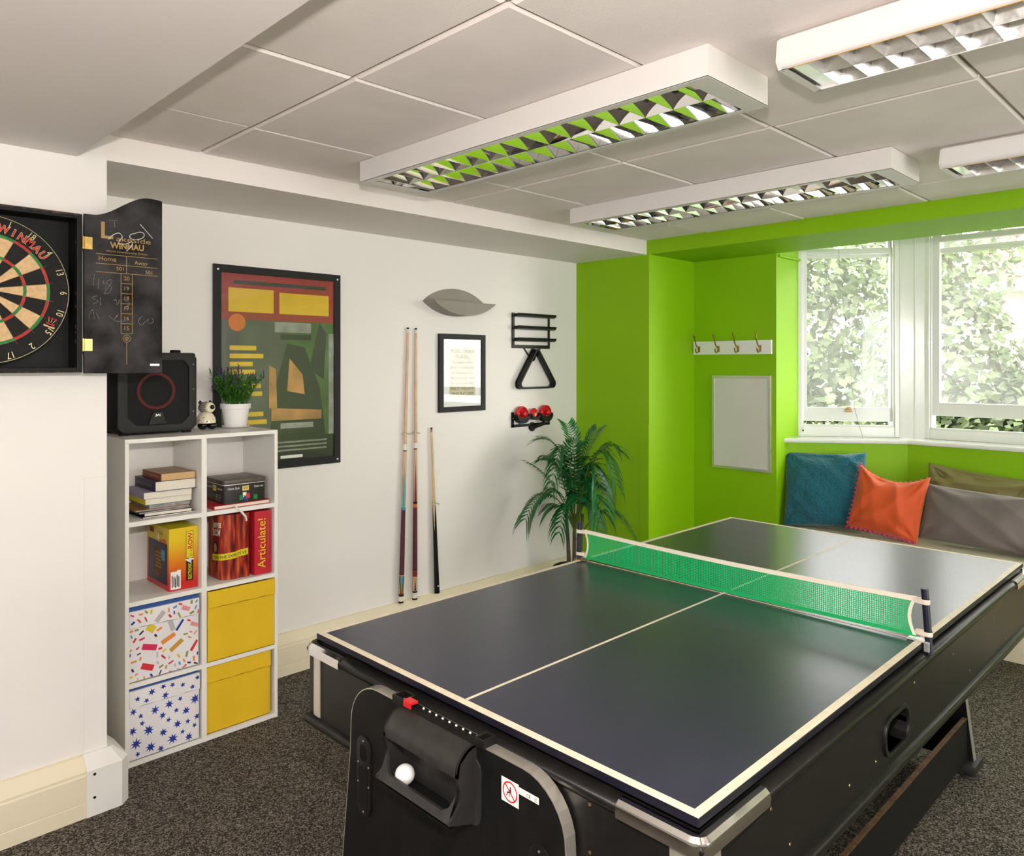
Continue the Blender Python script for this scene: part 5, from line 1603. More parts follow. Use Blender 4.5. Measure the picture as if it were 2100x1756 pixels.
# star print
rng = random.Random(5)
sf = MB()
px0, px1, pz0, pz1 = LX0 + .004, LX1 - .008, Z4 + .004, 0.274
stars = []
tries = 0
while len(stars) < 34 and tries < 8000:
    tries += 1
    r = rng.choice((.011, .014, .017, .020, .021))
    x, z = rng.uniform(px0 + .004, px1 - .004), rng.uniform(pz0 + .008, pz1 - .008)
    if abs(z - 0.214) < r: continue
    if any((x - a) ** 2 + (z - b_) ** 2 < (r + q + .007) ** 2 for a, b_, q in stars): continue
    stars.append((x, z, r))
    n = 5 if r < .0125 else (6 if r < .0155 else (7 if r < .018 else 8))
    a0 = rng.uniform(0, PI)
    yv = SY0 + .0076 if z < .214 else SY0 + .0000
    pts = []
    for k in range(2 * n):
        q = r * rng.uniform(.85, 1.12) if k % 2 == 0 else r * .42
        a = a0 + PI * k / n
        pts.append((min(max(x + q * math.cos(a), px0), px1), yv, z + q * math.sin(a)))
    for k in range(2 * n):
        sf.poly([(x, yv, z), pts[k], pts[(k + 1) % (2 * n)]])
tag(sf.build('star_print', 'print_blue', wb2, recalc=False), kind='stuff')

# ------------------------------------------------------------------ books and magazines
def book(x0, x1, y0, y1, z0, h, cover, pages, label, name='book', rot=0.0, hard=True, spine='x'):
    """lying book, spine on the left (-X) side"""
    t = thing(name, ((x0 + x1) / 2, (y0 + y1) / 2, z0), label, 'book' if name == 'book' else 'magazine', 'books lying in the upper left cube')
    ct = .0018 if hard else .0006
    ov = .003 if hard else 0.0004
    b = MB().box(x0, x1, y0, y1, z0, z0 + ct).box(x0, x1, y0, y1, z0 + h - ct, z0 + h).box(x0, x0 + ct, y0, y1, z0 + ct, z0 + h - ct)
    b.build('cover', cover, t)
    MB().box(x0 + ct, x1 - ov, y0 + ov, y1 - ov, z0 + ct, z0 + h - ct).build('pages', pages, t)
    t.rotation_euler = (0, 0, rot)
    return t
z = Z1 + .0004
book(1.000, 1.198, 2.980, 3.19, z, .0040, 'cover_navy', 'paper', 'thin dark blue brochure at the bottom of the pile', 'magazine', rot=.03, hard=False); z += .0045
book(1.020, 1.192, 2.990, 3.20, z, .0110, 'cover_dark', 'paper', 'dark covered magazine second from the bottom of the pile', 'magazine', rot=-.05, hard=False); z += .0115
book(0.985, 1.180, 2.992, 3.19, z, .0060, 'cover_dark', 'cover_grey', 'crumpled dark magazine below the grey one', 'magazine', rot=.08, hard=False); z += .0065
book(0.990, 1.185, 3.000, 3.20, z, .0050, 'poster_tan', 'cover_grey', 'brown covered magazine in the middle of the pile', 'magazine', rot=-.03, hard=False); z += .0055
book(1.035, 1.190, 3.010, 3.20, z, .0160, 'cover_grey', 'cover_grey', 'plain grey book under the yellow spine', rot=.02, hard=False); z += .0165
by = book(1.020, 1.192, 3.000, 3.205, z, .0240, 'cover_yellow', 'paper', 'paperback with a bright yellow spine in the pile', hard=False); zy = z; z += .0243
MB().box(1.0207, 1.1925, 2.9998, 3.2052, zy + .0232, zy + .0242).build('back_cover', 'cover_teal', by)
MB().box(1.0207, 1.1925, 2.9998, 3.2052, zy - .0001, zy + .0008).build('front_cover', 'cover_teal', by)
bl2 = book(1.012, 1.190, 2.992, 3.205, z, .0240, 'cover_lilac', 'paper', 'lilac spined softback under the navy hardback', hard=False); z += .0243
bh = book(1.050, 1.205, 2.985, 3.205, z, .0390, 'cover_navy', 'paper', 'thick navy hardback of household hints in the pile'); zh = z; z += .0393
tx_ = MB(); tx_.text_fit('HOUSEHOLD HINTS AND HANDY TIPS', (1.0496, 3.105, zh + .014), RX, EZ, .165, .011, 0); tx_.build('spine_lettering', 'gold_print', bh, recalc=False)
bd = book(1.072, 1.200, 2.985, 3.185, z, .0260, 'cover_rust', 'paper_buff', 'small brown paperback on top of the book pile', hard=False); zd = z; z += .0263
MB().box(1.0722, 1.2002, 2.9848, 3.1852, zd + .0254, zd + .0264).build('front_cover', 'cover_tan', bd)
tx_ = MB(); tx_.text_fit("DUMPLIN'", (1.0716, 3.06, zd + .008), RX, EZ, .09, .010, 0); tx_.build('spine_lettering', 'pr_salmon', bd, recalc=False)

# ------------------------------------------------------------------ right cube: red book, tin, strap
br = book(1.262, 1.498, 2.952, 3.18, Z1 + .0004, .0150, 'cover_red', 'paper', 'flat red hardback lying under the black tin')
br['group'] = 'books under the tin'
rbn = tag(MB().tube([(1.340, 2.9515, Z1 + .014), (1.345, 2.944, Z1 + .008), (1.352, 2.937, Z1 - .004), (1.368, 2.932, Z1 - .020), (1.382, 2.931, Z1 - .038), (1.386, 2.932, Z1 - .056)], [.002, .003, .004, .005, .005, .004], 6).build('ribbon_strap', 'ribbon', None, smooth=60), 'white ribbon strap hanging over the shelf edge from the red book', 'ribbon')
tin = thing('poker_tin', (1.39, 3.06, Z1 + .0156), 'black metal poker set tin with rounded lid on a red book', 'tin')
tz = Z1 + .0158
tin.location = (1.395, 3.055, tz); W[tin.name] = Vector(tin.location)
def rbox(x0, x1, y0, y1, r): return rrect(x0, x1, y0, y1, r, 4)
ta = (1.305, 1.487, 2.962, 3.150)
MB().prism(rbox(ta[0] + .002, ta[1] - .002, ta[2] + .002, ta[3] - .002, .012), 'z', tz, tz + .078).build('body', 'tin_dark', tin, smooth=40)
lid = MB().prism(rbox(*ta, .014), 'z', tz + .0745, tz + .094).build('lid', 'tin_lid', tin, bevel=.002, smooth=40)
MB().ring_prism(rbox(ta[0] - .0012, ta[1] + .0012, ta[2] - .0012, ta[3] + .0012, .015), rbox(*ta, .014), 'z', tz + .0740, tz + .0765).build('rolled_edge', 'aluminium', tin, smooth=40)
tp_ = MB()
fo = V(1.395, ta[2] + .0016, tz)
tp_.text_fit('Casino Style', fo + V(-.048, 0, .055), RY, EZ, .050, .009, 0, shear=.25)
tp_.text_fit('Poker Set', fo + V(.058, 0, .055), RY, EZ, .040, .009, 0, shear=.25)
tp_.flat([(-.012, .046), (.016, .046), (.016, .066), (-.012, .066)], fo, RY, EZ, 1, .0002)
tp_.text_fit('200', fo + V(.002, 0, .053), RY, EZ, .020, .009, 2, off=.0006)
for (dx, dz, mi) in ((-.016, .020, 3), (.004, .016, 4), (.012, .024, 5), (-.002, .030, 0), (.044, .016, 3)):
    tp_.flat([(dx - .008, dz - .010), (dx + .008, dz - .010), (dx + .008, dz + .010), (dx - .008, dz + .010)], fo, RY, EZ, mi, .0003 + abs(dx) * .01)
lo_ = V(ta[0] + .0016, 3.056, tz)
tp_.text_fit('Casino Style', lo_ + V(0, .048, .055), RX, EZ, .055, .009, 0, shear=.25)
tp_.text_fit('Poker Set', lo_ + V(0, -.055, .053), RX, EZ, .045, .009, 0, shear=.25)
tp_.flat([(-.012, .046), (.020, .046), (.020, .068), (-.012, .068)], lo_, RX, EZ, 1, .0002)
tp_.text_fit('200', lo_ + V(0, -.004, .053), RX, EZ, .022, .009, 2, off=.0006)
for k in range(4):
    tp_.flat([(.015, .030 - .007 * k), (.036, .030 - .007 * k), (.036, .032 - .007 * k), (.015, .032 - .007 * k)], lo_, RX, EZ, 6, .0003)
    tp_.flat([(.045, .030 - .007 * k), (.062, .030 - .007 * k), (.062, .032 - .007 * k), (.045, .032 - .007 * k)], lo_, RX, EZ, 6, .0003)
tag(tp_.build('tin_print', ['print_white', 'gold_inlay', 'pr_black', 'sisal_green', 'pr_blue', 'pr_red', 'pr_grey'], tin, recalc=False), kind='stuff')

# ------------------------------------------------------------------ board games
def game_print(mb, name, mats, parent): return tag(mb.build(name, mats, parent, recalc=False), kind='stuff')
gz = Z2 + .0005
fr = thing('board_game', (1.152, 3.09, gz), 'yellow and red four in a row game box in left cube', 'game box', 'board games in the cube shelf')
MB().box(1.096, 1.206, 2.972, 3.205, gz, gz + .238).build('carton', 'box_gradient', fr, bevel=.0015)
MB().box(1.0962, 1.2058, 2.9722, 3.2048, gz + .2375, gz + .2384).build('top_flap', 'cover_yellow', fr)
gp2 = MB()
fo = V(1.152, 2.9717, gz)
# vertical logo, reading upwards on the front
UPX, UPY = V(0, 0, 1), V(-1, 0, 0)
gp2.flat([(.008, .030), (.036, .030), (.036, .222), (.008, .222)], fo, RY, EZ, 0, .0002)
gp2.flat([(.0095, .118), (.0345, .118), (.0345, .2205), (.0095, .2205)], fo, RY, EZ, 1, .0003)
gp2.text_fit('ELECTRONIC', fo + V(.029, 0, .066), UPX, UPY, .062, .013, 1, off=.0006, bold=.02)
gp2.text_fit('4', fo + V(.036, 0, .108), UPX, UPY, .020, .030, 2, off=.0009, bold=.03)
gp2.text_fit('in a', fo + V(.031, 0, .136), UPX, UPY, .026, .013, 3, off=.0006)
gp2.text_fit('ROW', fo + V(.032, 0, .185), UPX, UPY, .064, .017, 3, off=.0006, bold=.03)
gp2.flat([(-.050, .006), (-.012, .006), (-.012, .078), (-.026, .078), (-.026, .074), (-.050, .074)], fo, RY, EZ, 2, .0003)
for k in range(5):
    gp2.flat([(-.046 + .0062 * k, .012 + .004 * (k % 2)), (-.0425 + .0062 * k, .012 + .004 * (k % 2)), (-.0425 + .0062 * k, .060 - .006 * (k % 3)), (-.046 + .0062 * k, .060 - .006 * (k % 3))], fo, RY, EZ, 4, .0005)
gp2.text_fit('247,702,', fo + V(-.029, 0, .036), UPX, UPY, .045, .006, 0, off=.0008)
lo_ = V(1.0957, 3.088, gz)
def LR(x0, x1, y0, y1, mi, off): gp2.flat([(x0, y0), (x1, y0), (x1, y1), (x0, y1)], lo_, RX, EZ, mi, off)
LR(-.100, .100, .020, .178, 5, .0002); LR(-.03, .075, .110, .150, 6, .0003)
gp2.flat([(-.040, .045), (.040, .036), (.048, .060), (.036, .150), (-.020, .158), (-.040, .140), (-.030, .090)], lo_, RX, EZ, 7, .0004)
for r in range(5):
    for c in range(5):
        gp2.flat([(-.017 + .013 * c - .003, .075 + .014 * r), (-.017 + .013 * c + .003, .075 + .014 * r), (-.017 + .013 * c + .003, .081 + .014 * r), (-.017 + .013 * c - .003, .081 + .014 * r)], lo_, RX, EZ, 8, .0006)
gp2.text_fit('4', lo_ + V(0, -.010, .178), RX, EZ, .020, .036, 2, off=.0008, bold=.03)
gp2.text_fit('in a ROW', lo_ + V(0, -.058, .176), RX, EZ, .070, .018, 3, off=.0008, bold=.03)
LR(-.085, -.040, .204, .222, 7, .0003); gp2.text_fit('ELECTRONIC', lo_ + V(0, -.030, .206), RX, EZ, .05, .012, 0, off=.0006)
game_print(gp2, 'box_print', ['pr_black', 'cover_yellow', 'print_white', 'pr_red', 'ink', 'cover_navy', 'pr_sky', 'raw_board', 'pr_ochre'], fr)

je = thing('board_game', (1.366, 3.02, gz), 'stacking game carton printed like dynamite sticks in right cube', 'game box', 'board games in the cube shelf')
fp = []
# scalloped footprint: three lobes across the front
lobes = [(1.332, 2.992, .024), (1.368, 2.986, .024), (1.402, 2.988, .021)]
fp += arc(1.328, 3.005, .026, PI, 1.38 * PI, 5) + arc(1.352, 2.992, .026, 1.28 * PI, 1.72 * PI, 6) + arc(1.399, 2.992, .026, 1.28 * PI, 1.80 * PI, 6) + [(1.426, 3.02), (1.426, 3.10), (1.302, 3.10)]
MB().prism(fp, 'z', gz, gz + .262).build('carton', 'dynamite_print', je, smooth=40)
jp = MB()
def wrap(u, zz, off=.0008):   # u 0..1 along the visible front of the carton
    path = [(1.3015, 3.060)] + fp[:18]
    acc = [0]
    for p, q in zip(path, path[1:]): acc.append(acc[-1] + math.hypot(q[0] - p[0], q[1] - p[1]))
    d_ = u * acc[-1]
    for k in range(len(path) - 1):
        if d_ <= acc[k + 1] + 1e-9:
            f = (d_ - acc[k]) / max(acc[k + 1] - acc[k], 1e-9)
            p, q = path[k], path[k + 1]
            tx2, ty2 = q[0] - p[0], q[1] - p[1]
            l_ = math.hypot(tx2, ty2) or 1
            return V(p[0] + tx2 * f + ty2 / l_ * off, p[1] + ty2 * f - tx2 / l_ * off, zz)
    return V(path[-1][0], path[-1][1] - off, zz)
for i in range(24):
    u0, u1 = i / 24, (i + 1) / 24
    z0_, z1_ = gz + .070 + .022 * u0, gz + .070 + .022 * u1
    jp.poly([wrap(u0, z0_), wrap(u1, z1_), wrap(u1, z1_ + .026), wrap(u0, z0_ + .026)], 0)
vs_, fs = text_data('OVER THE EXPLOSIVE', .01, 0)
wid = max(p[0] for p in vs_)
jp.add([wrap(.10 + .86 * p[0] / wid, gz + .0765 + .022 * (.1 + .86 * p[0] / wid) + p[1] * .018, .0013) for p in vs_], fs, 1)
for s, zz, uu, ww, hh in (('Jenga', gz + .205, .03, .36, .030), ('BOOM', gz + .172, .03, .34, .026)):
    vs_, fs = text_data(s, .02, .15)
    wid = max(p[0] for p in vs_)
    jp.add([wrap(uu + ww * p[0] / wid, zz + p[1] * hh / .7 + .006 * p[0] / wid, .0012) for p in vs_], fs, 2)
cc_ = [(0.16 + .11 * math.cos(a), gz + .125 + .026 * math.sin(a)) for a in [2 * PI * i / 20 for i in range(20)]]
jp.poly([wrap(u, zz, .0009) for u, zz in cc_], 1)
jp.poly([wrap(.16 + (u - .16) * .72, gz + .125 + (zz - gz - .125) * .72, .0013) for u, zz in cc_], 3)
game_print(jp, 'box_print', ['cover_yellow', 'pr_black', 'paper', 'gold_print'], je)

ar = thing('board_game', (1.471, 3.07, gz), 'red Articulate word game box beside the dynamite carton', 'game box', 'board games in the cube shelf')
MB().box(1.433, 1.506, 2.958, 3.18, gz, gz + .262).build('carton', 'cover_red', ar, bevel=.0012)
ap = MB()
fo = V(1.470, 2.9577, gz)
ap.text_fit('Articulate!', fo + V(.010, 0, .128), UPX, UPY, .205, .034, 0, off=.0004)
ap.text_fit('The Fast Talking Description Game', fo + V(.024, 0, .145), UPX, UPY, .165, .006, 1, off=.0004)
game_print(ap, 'box_print', ['cover_yellow', 'gold_print'], ar)

# ================================================================== on top of the shelf
TS = 1.2018
# loudspeaker
spk = thing('party_speaker', (1.094, 3.20, TS), 'black boxy party speaker with a red ring on the shelf', 'speaker')
a0_, a1_, f0, z0_, z1_ = 0.947, 1.243, 3.075, TS + .010, 1.522
MB().prism([(a0_ + .02, z0_ - .004), (a1_ - .02, z0_ - .004), (a1_, z0_ + .02), (a1_, z1_ - .006), (a1_ - .006, z1_), (a0_ + .006, z1_), (a0_, z1_ - .006), (a0_, z0_ + .02)], 'y', f0 + .010, 3.325).build('cabinet', 'speaker_black', spk, bevel=.004, smooth=40)
oct_o = [(a0_ + .02, z0_), (a1_ - .02, z0_), (a1_, z0_ + .02), (a1_, z1_ - .02), (a1_ - .02, z1_), (a0_ + .02, z1_), (a0_, z1_ - .02), (a0_, z0_ + .02)]
oct_i = [(a0_ + .065, z0_ + .028), (a1_ - .060, z0_ + .028), (a1_ - .030, z0_ + .058), (a1_ - .030, z1_ - .055), (a1_ - .050, z1_ - .030), (a0_ + .055, z1_ - .030), (a0_ + .035, z1_ - .055), (a0_ + .035, z0_ + .058)]
MB().ring_prism(oct_o, oct_i, 'y', f0, f0 + .014).build('bezel', 'speaker_grey', spk, bevel=.003, smooth=40)
MB().prism(oct_i, 'y', f0 + .008, f0 + .012).build('grille', 'speaker_black', spk)
rc = V(1.088, f0 + .0075, 1.372)
ring = MB()
for r0_, r1_ in ((.060, .073),):
    oo, ii = arc(rc.x, rc.z, r1_, 0, 2 * PI, 48)[:-1], arc(rc.x, rc.z, r0_, 0, 2 * PI, 48)[:-1]
    ring.ring_prism(oo, ii, 'y', rc.y - .003, rc.y)
ring.build('light_ring', 'speaker_red', spk, bevel=.001)
MB().prism([(rc.x - .030, z0_ + .030), (rc.x + .038, z0_ + .030), (rc.x + .022, z0_ + .078), (rc.x - .014, z0_ + .078)], 'y', f0 - .001, f0 + .010).build('badge_plate', 'speaker_grey', spk, bevel=.002)
jl = MB(); jl.text_fit('JVC', (rc.x + .004, f0 - .0012, z0_ + .062), RY, EZ, .020, .008, 0, bold=.02); jl.build('badge_lettering', 'aluminium', spk, recalc=False)
for z in (z0_ + .075, z0_ + .165, z0_ + .265):
    MB().lathe([(.004, 0), (.0035, .002), (0, .002)], (a1_ - .014, f0, z), 12, axis=(0, -1, 0)).build('screw', 'black_gloss', spk)
MB().lathe([(.020, 0), (.020, .010), (.017, .012), (0, .012)], (1.175, 3.12, z1_), 20).build('volume_knob', 'speaker_black', spk, smooth=40)
for x in (a0_ + .03, a1_ - .03):
    for y in (f0 + .03, 3.30):
        MB().box(x - .015, x + .015, y - .012, y + .012, TS + .0002, z0_ - .003).build('foot', 'black', spk)

# ceramic figurine
fg = thing('ceramic_figurine', (1.318, 3.165, TS), 'small ceramic spotted dog figurine with a big round snout', 'figurine')
gx, gy = 1.318, 3.165
MB().ball((gx - .018, gy - .008, TS + .0175), (.0195, .024, .0172), 20, 12).build('boot', 'black_gloss', fg, smooth=80)
MB().ball((gx + .020, gy - .012, TS + .0175), (.0195, .024, .0172), 20, 12).build('boot', 'black_gloss', fg, smooth=80)
bd_ = MB().lathe([(.0, .026), (.039, .028), (.040, .034), (.037, .050), (.029, .064), (.018, .074), (.010, .078), (0, .079)], (gx, gy, TS), 28).build('body', 'cream_glaze', fg, smooth=50)
rng = random.Random(4)
dots = MB()
for k in range(20):
    h = rng.uniform(.034, .066); a = -PI / 2 + rng.uniform(-1.5, 1.5)
    r = .040 - max(0, h - .034) * .38 - max(0, h - .052) * .55
    n_ = V(math.cos(a), math.sin(a), .35).normalized()
    dots.ball(V(gx + r * math.cos(a), gy + r * math.sin(a), TS + h), .0028, 8, 6)
tag(dots.build('spots', 'black_gloss', bd_, smooth=80), kind='stuff')
hd = MB().ball((gx - .004, gy, TS + .094), (.027, .026, .024), 22, 14).build('head', 'grey_glaze', fg, smooth=80)
MB().lathe([(.018, 0), (.0225, .006), (.0225, .012), (.018, .018), (0, .019)], (gx + .006, gy - .014, TS + .093), 24, axis=(.15, -1, .05)).build('snout', 'cream_glaze', hd, smooth=50)
MB().ball((gx + .012, gy - .036, TS + .096), .0095, 16, 10).build('nose', 'black_gloss', hd, smooth=80)
for s in (-1, 1):
    MB().tube([(gx - .004 + s * .016, gy, TS + .108), (gx - .004 + s * .022, gy - .002, TS + .117), (gx - .004 + s * .030, gy - .004, TS + .112)], [.006, .007, .002], 8).build('ear', 'black_gloss', hd, smooth=60)
    for k in range(2):
        MB().tube([(gx + .006 + s * .016, gy - .024, TS + .098), (gx + .006 + s * .034, gy - .028, TS + .104 - .010 * k)], .0005, 4).build('whisker', 'black', hd)

# potted lavender
lv = thing('potted_lavender', (1.450, 3.172, TS), 'artificial lavender in a white pot on the shelf end', 'potted plant')
pc = V(1.450, 3.172, TS)
MB().lathe([(.030, 0), (.052, .003), (.058, .009), (.056, .010), (.050, .006), (0, .005)], pc, 32).build('saucer', 'pot_white', lv, smooth=40)
MB().lathe([(.044, .0055), (.046, .008), (.056, .082), (.062, .083), (.0635, .104), (.060, .105), (.055, .098), (.050, .085), (0, .085)], pc, 36).build('pot', 'pot_white', lv, smooth=35)
MB().lathe([(.054, .090), (0, .092)], pc, 24).build('soil', 'soil', lv)
rng = random.Random(8)
for k in range(48):
    a = rng.uniform(0, 2 * PI); rr_ = .045 * math.sqrt(rng.random())
    lean = rng.uniform(.1, 1.0)
    b0 = pc + V(rr_ * math.cos(a), rr_ * math.sin(a), .09)
    H = rng.uniform(.10, .17) * (1 - .25 * lean * (rr_ / .045))
    tipd = V(math.cos(a), math.sin(a), 0) * (.02 + .055 * rr_ / .045)
    if k < 4: tipd = V(-.085 + .015 * k, -.02 + .01 * k, 0); H = .10 + .022 * k
    if b0.y + tipd.y > 3.335: tipd.y = 3.33 - b0.y
    b = MB()
    P = [b0 + tipd * (f ** 1.4) + V(0, 0, H * f) for f in (0, .25, .5, .75, 1)]
    b.tube(P, [.0014, .0012, .0011, .0010, .0007], 4, 0)
    nl_ = 22
    for j in range(nl_):
        f = .16 + .80 * j / nl_
        q = P[min(int(f * 4), 3)].lerp(P[min(int(f * 4), 3) + 1], f * 4 - min(int(f * 4), 3))
        aa = j * 2.4 + k
        d_ = V(math.cos(aa), math.sin(aa), rng.uniform(.5, 1.1)).normalized()
        L_ = rng.uniform(.022, .042)
        sd = d_.cross(EZ).normalized() * .0028
        b.poly([q - sd * .5, q + d_ * L_ * .5 - sd, q + d_ * L_ + V(0, 0, -.002), q + d_ * L_ * .5 + sd, q + sd * .5], 0)
    sp_o = b.build('sprig', 'lavender_leaf', lv, recalc=False)
    if k % 2 == 0:
        fb = MB()
        for j in range(9):
            q = P[4] + V(rng.uniform(-.003, .003), rng.uniform(-.003, .003), -.012 + .0042 * j)
            fb.ball(q, (.0042 - .00025 * j, .0042 - .00025 * j, .0036), 6, 4)
        fb.build('flower_spike', 'lavender', sp_o, smooth=80)

# ================================================================== green wall: hooks and whiteboard
hr = thing('coat_rail', (XR, 2.475, 1.54), 'white wooden coat rail with four brass double hooks', 'coat rail')
MB().box(XR - .018, XR - .001, 2.196, 2.756 - .006, 1.541, 1.629).build('rail_board', 'gloss_white', hr, bevel=.002)
for y in (2.704, 2.560, 2.420, 2.268):
    hk = MB().obox((XR - .0205, y, 1.577), (0, 1, 0), EZ, (1, 0, 0), .008, .020, .0025).build('hook', 'brass', hr, bevel=.002)
    x = XR - .021
    MB().tube([(x, y, 1.585), (x - .020, y, 1.590), (x - .040, y, 1.610), (x - .050, y, 1.640), (x - .062, y, 1.668)], [.005, .0045, .004, .0042, .005], 8).build('upper_prong', 'brass', hk, smooth=60)
    MB().ball((x - .063, y, 1.671), .0062, 10, 8).build('upper_knob', 'brass', hk, smooth=60)
    MB().tube([(x, y, 1.572), (x - .014, y, 1.556), (x - .028, y, 1.552), (x - .040, y, 1.560), (x - .043, y, 1.575)], [.005, .0045, .004, .004, .0045], 8).build('lower_prong', 'brass', hk, smooth=60)
    MB().ball((x - .043, y, 1.578), .0058, 10, 8).build('lower_knob', 'brass', hk, smooth=60)
wbd = thing('whiteboard', (XR, 2.405, 0.80), 'blank whiteboard with aluminium frame on the green wall', 'whiteboard')
MB().box(XR - .010, XR - .001, 2.212, 2.602, 0.812, 1.394).build('panel', 'whiteboard', wbd)
for a in ((2.200, 2.218, .800, 1.406), (2.594, 2.612, .800, 1.406), (2.218, 2.594, .800, .818), (2.218, 2.594, 1.388, 1.406)):
    MB().box(XR - .016, XR - .001, a[0], a[1], a[2], a[3]).build('frame_bar', 'aluminium', wbd, bevel=.002)

# ================================================================== cushions on the window seat
def cushion(name, c, r, u, w, h, t, mt_, label, seed, wr=.010, ears=.10, sag=0.0, sharp=.42, tilt=None):
    rng = random.Random(seed)
    c, r, u = Vector(c), Vector(r).normalized(), Vector(u).normalized()
    n_ = r.cross(u).normalized()
    u = n_.cross(r)
    N_ = 44
    k1 = [(rng.uniform(-4, 4), rng.uniform(-4, 4), rng.uniform(0, 6), rng.uniform(.3, 1)) for _ in range(7)]
    def pt(i, j, side):
        a, b = -1 + 2 * i / N_, -1 + 2 * j / N_
        ed = (1 - abs(a) ** 2.6) * (1 - abs(b) ** 2.6)
        th = t / 2 * max(ed, 0) ** sharp
        x = a * w / 2 * (1 - ears * (1 - b * b) * a * a * .8)
        y = b * h / 2 * (1 - ears * (1 - a * a) * b * b * .8)
        y -= sag * (1 - a * a) * (b + 1) / 2
        wv = sum(q[3] * (1 - 2 * abs(math.sin(q[0] * a * 1.1 + q[1] * b * 1.1 + q[2])) ** .7) for q in k1) / 4.0
        rad = sum(math.sin(9 * math.atan2(b - sy_, a - sx_) + q_) * math.exp(-2.2 * math.hypot(a - sx_, b - sy_)) for sx_, sy_, q_ in ((-1, 1, 0), (1, 1, 1.3), (-1, -1, 2.1), (1, -1, .6)))
        nn_ = (th + (wv * wr + rad * wr * 1.1) * min(1, ed * 3)) * side
        return c + r * x + u * y + n_ * nn_
    b_ = MB()
    idx = {}
    vs__ = []
    for side in (1, -1):
        for i in range(N_ + 1):
            for j in range(N_ + 1):
                edge = i in (0, N_) or j in (0, N_)
                key = (i, j, 0 if edge else side)
                if key not in idx:
                    idx[key] = len(vs__); vs__.append(pt(i, j, 0 if edge else side))
    fs = []
    g_ = lambda i, j, s_: idx[(i, j, 0 if (i in (0, N_) or j in (0, N_)) else s_)]
    for side in (1, -1):
        for i in range(N_):
            for j in range(N_):
                q = (g_(i, j, side), g_(i + 1, j, side), g_(i + 1, j + 1, side), g_(i, j + 1, side))
                fs.append(q if side == 1 else q[::-1])
    b_.add(vs__, fs)
    zmin = min(p.z for p in vs__)
    lift = SZ + .0006 - zmin
    b_.v = [p + EZ * lift for p in b_.v]
    c.z += lift; zmin += lift
    root = thing(name, (c.x, c.y, zmin), label, 'cushion')
    b_.build('cover', mt_, root, smooth=180)
    return root, pt, N_
SZ = 0.4775
# right vector along the seat (towards -Y), leaning back towards the bay wall
def lean(rot, back, roll=0.0):
    r = V(math.sin(rot), -math.cos(rot), 0)
    nb = V(-math.cos(rot), -math.sin(rot), 0)      # faces the room
    u = (EZ * math.cos(back) - nb * math.sin(back))
    n_ = r.cross(u)
    R = Matrix.Rotation(roll, 3, n_)
    return R @ r, R @ u
r_, u_ = lean(0.30, .30, .03)
cushion('teal_cushion', (4.612, 1.942, .705), r_, u_, .475, .47, .19, 'teal_cushion', 'large teal waffle-knit cushion in the seat corner', 31, .022, .07, sharp=.52)
r_, u_ = lean(0.16, .34, -.13)
oc_, ptf, N_ = cushion('orange_cushion', (4.600, 1.57, .665), r_, u_, .375, .385, .17, 'orange_cushion', 'bright orange cushion with pink pompom edging', 12, .022, .05, sag=.06, sharp=.52)
for k in range(0, N_ + 1, 3):
    for (i, j) in ((0, k), (k, 0)):
        if (i, j) == (0, 0) and k == 0 and (i, j) != (0, k): continue
        MB().ball(ptf(i, j, 0) + V(-.004, 0, 0), .0105, 8, 6).build('pompom', 'pom_pink', oc_, smooth=80)
    MB().ball(ptf(k, N_, 0), .007, 8, 6).build('pompom', 'orange_cushion', oc_, smooth=80)
r_, u_ = lean(0.03, .16, -.10)
cushion('olive_cushion', (4.885, 1.165, .695), r_, u_, .60, .36, .12, 'olive_cushion', 'crumpled olive green cushion at the back of the seat', 17, .045, .06, sharp=.5)
r_, u_ = lean(0.02, .30, -.05)
cushion('grey_cushion', (4.650, 1.135, .625), r_, u_, .54, .31, .16, 'grey_cushion', 'grey-brown oblong cushion at the front of the seat', 23, .016, .05, sharp=.5)
r_, u_ = lean(0.1, 1.1, 0)
sc_, pts_, N_ = cushion('striped_cushion', (4.58, .765, .53), r_, u_, .20, .19, .08, 'stripe_green', 'small striped cushion at the right edge of the seat', 41, .004, .06)
me_ = sc_.children[0].data
for q in ('stripe_pink', 'paper', 'pr_red'): me_.materials.append(M[q])
for p in me_.polygons: p.material_index = (p.index % N_) // 4 % 4

# ================================================================== palm in the corner
plm = thing('potted_palm', (3.50, 3.00, 0), 'bushy artificial palm in the corner between white and green walls', 'potted plant')
pcx, pcy = 3.50, 3.00
MB().lathe([(.095, 0), (.10, .01), (.125, .22), (.13, .225), (.13, .245), (.12, .245), (.115, .21), (0, .21)], (pcx, pcy, 0.001), 32).build('pot', 'black_satin', plm, smooth=40)
MB().lathe([(.116, .212), (0, .218)], (pcx, pcy, 0), 20).build('soil', 'soil', plm)
RT = V(0.711, -0.703, 0)           # along the picture
FW = V(-0.703, -0.711, 0)          # towards the room
for k, (dr_, df_) in enumerate(((0, 0), (.03, .02), (-.03, .01))):
    b0 = V(pcx, pcy, .21) + RT * dr_ + FW * df_
    MB().tube([b0, b0 + V(0, 0, .20) + RT * dr_ * .3, b0 + V(0, 0, .36) + RT * dr_ * .6], [.014, .011, .008], 8).build('trunk', 'bark', plm, smooth=60)
rng = random.Random(77)
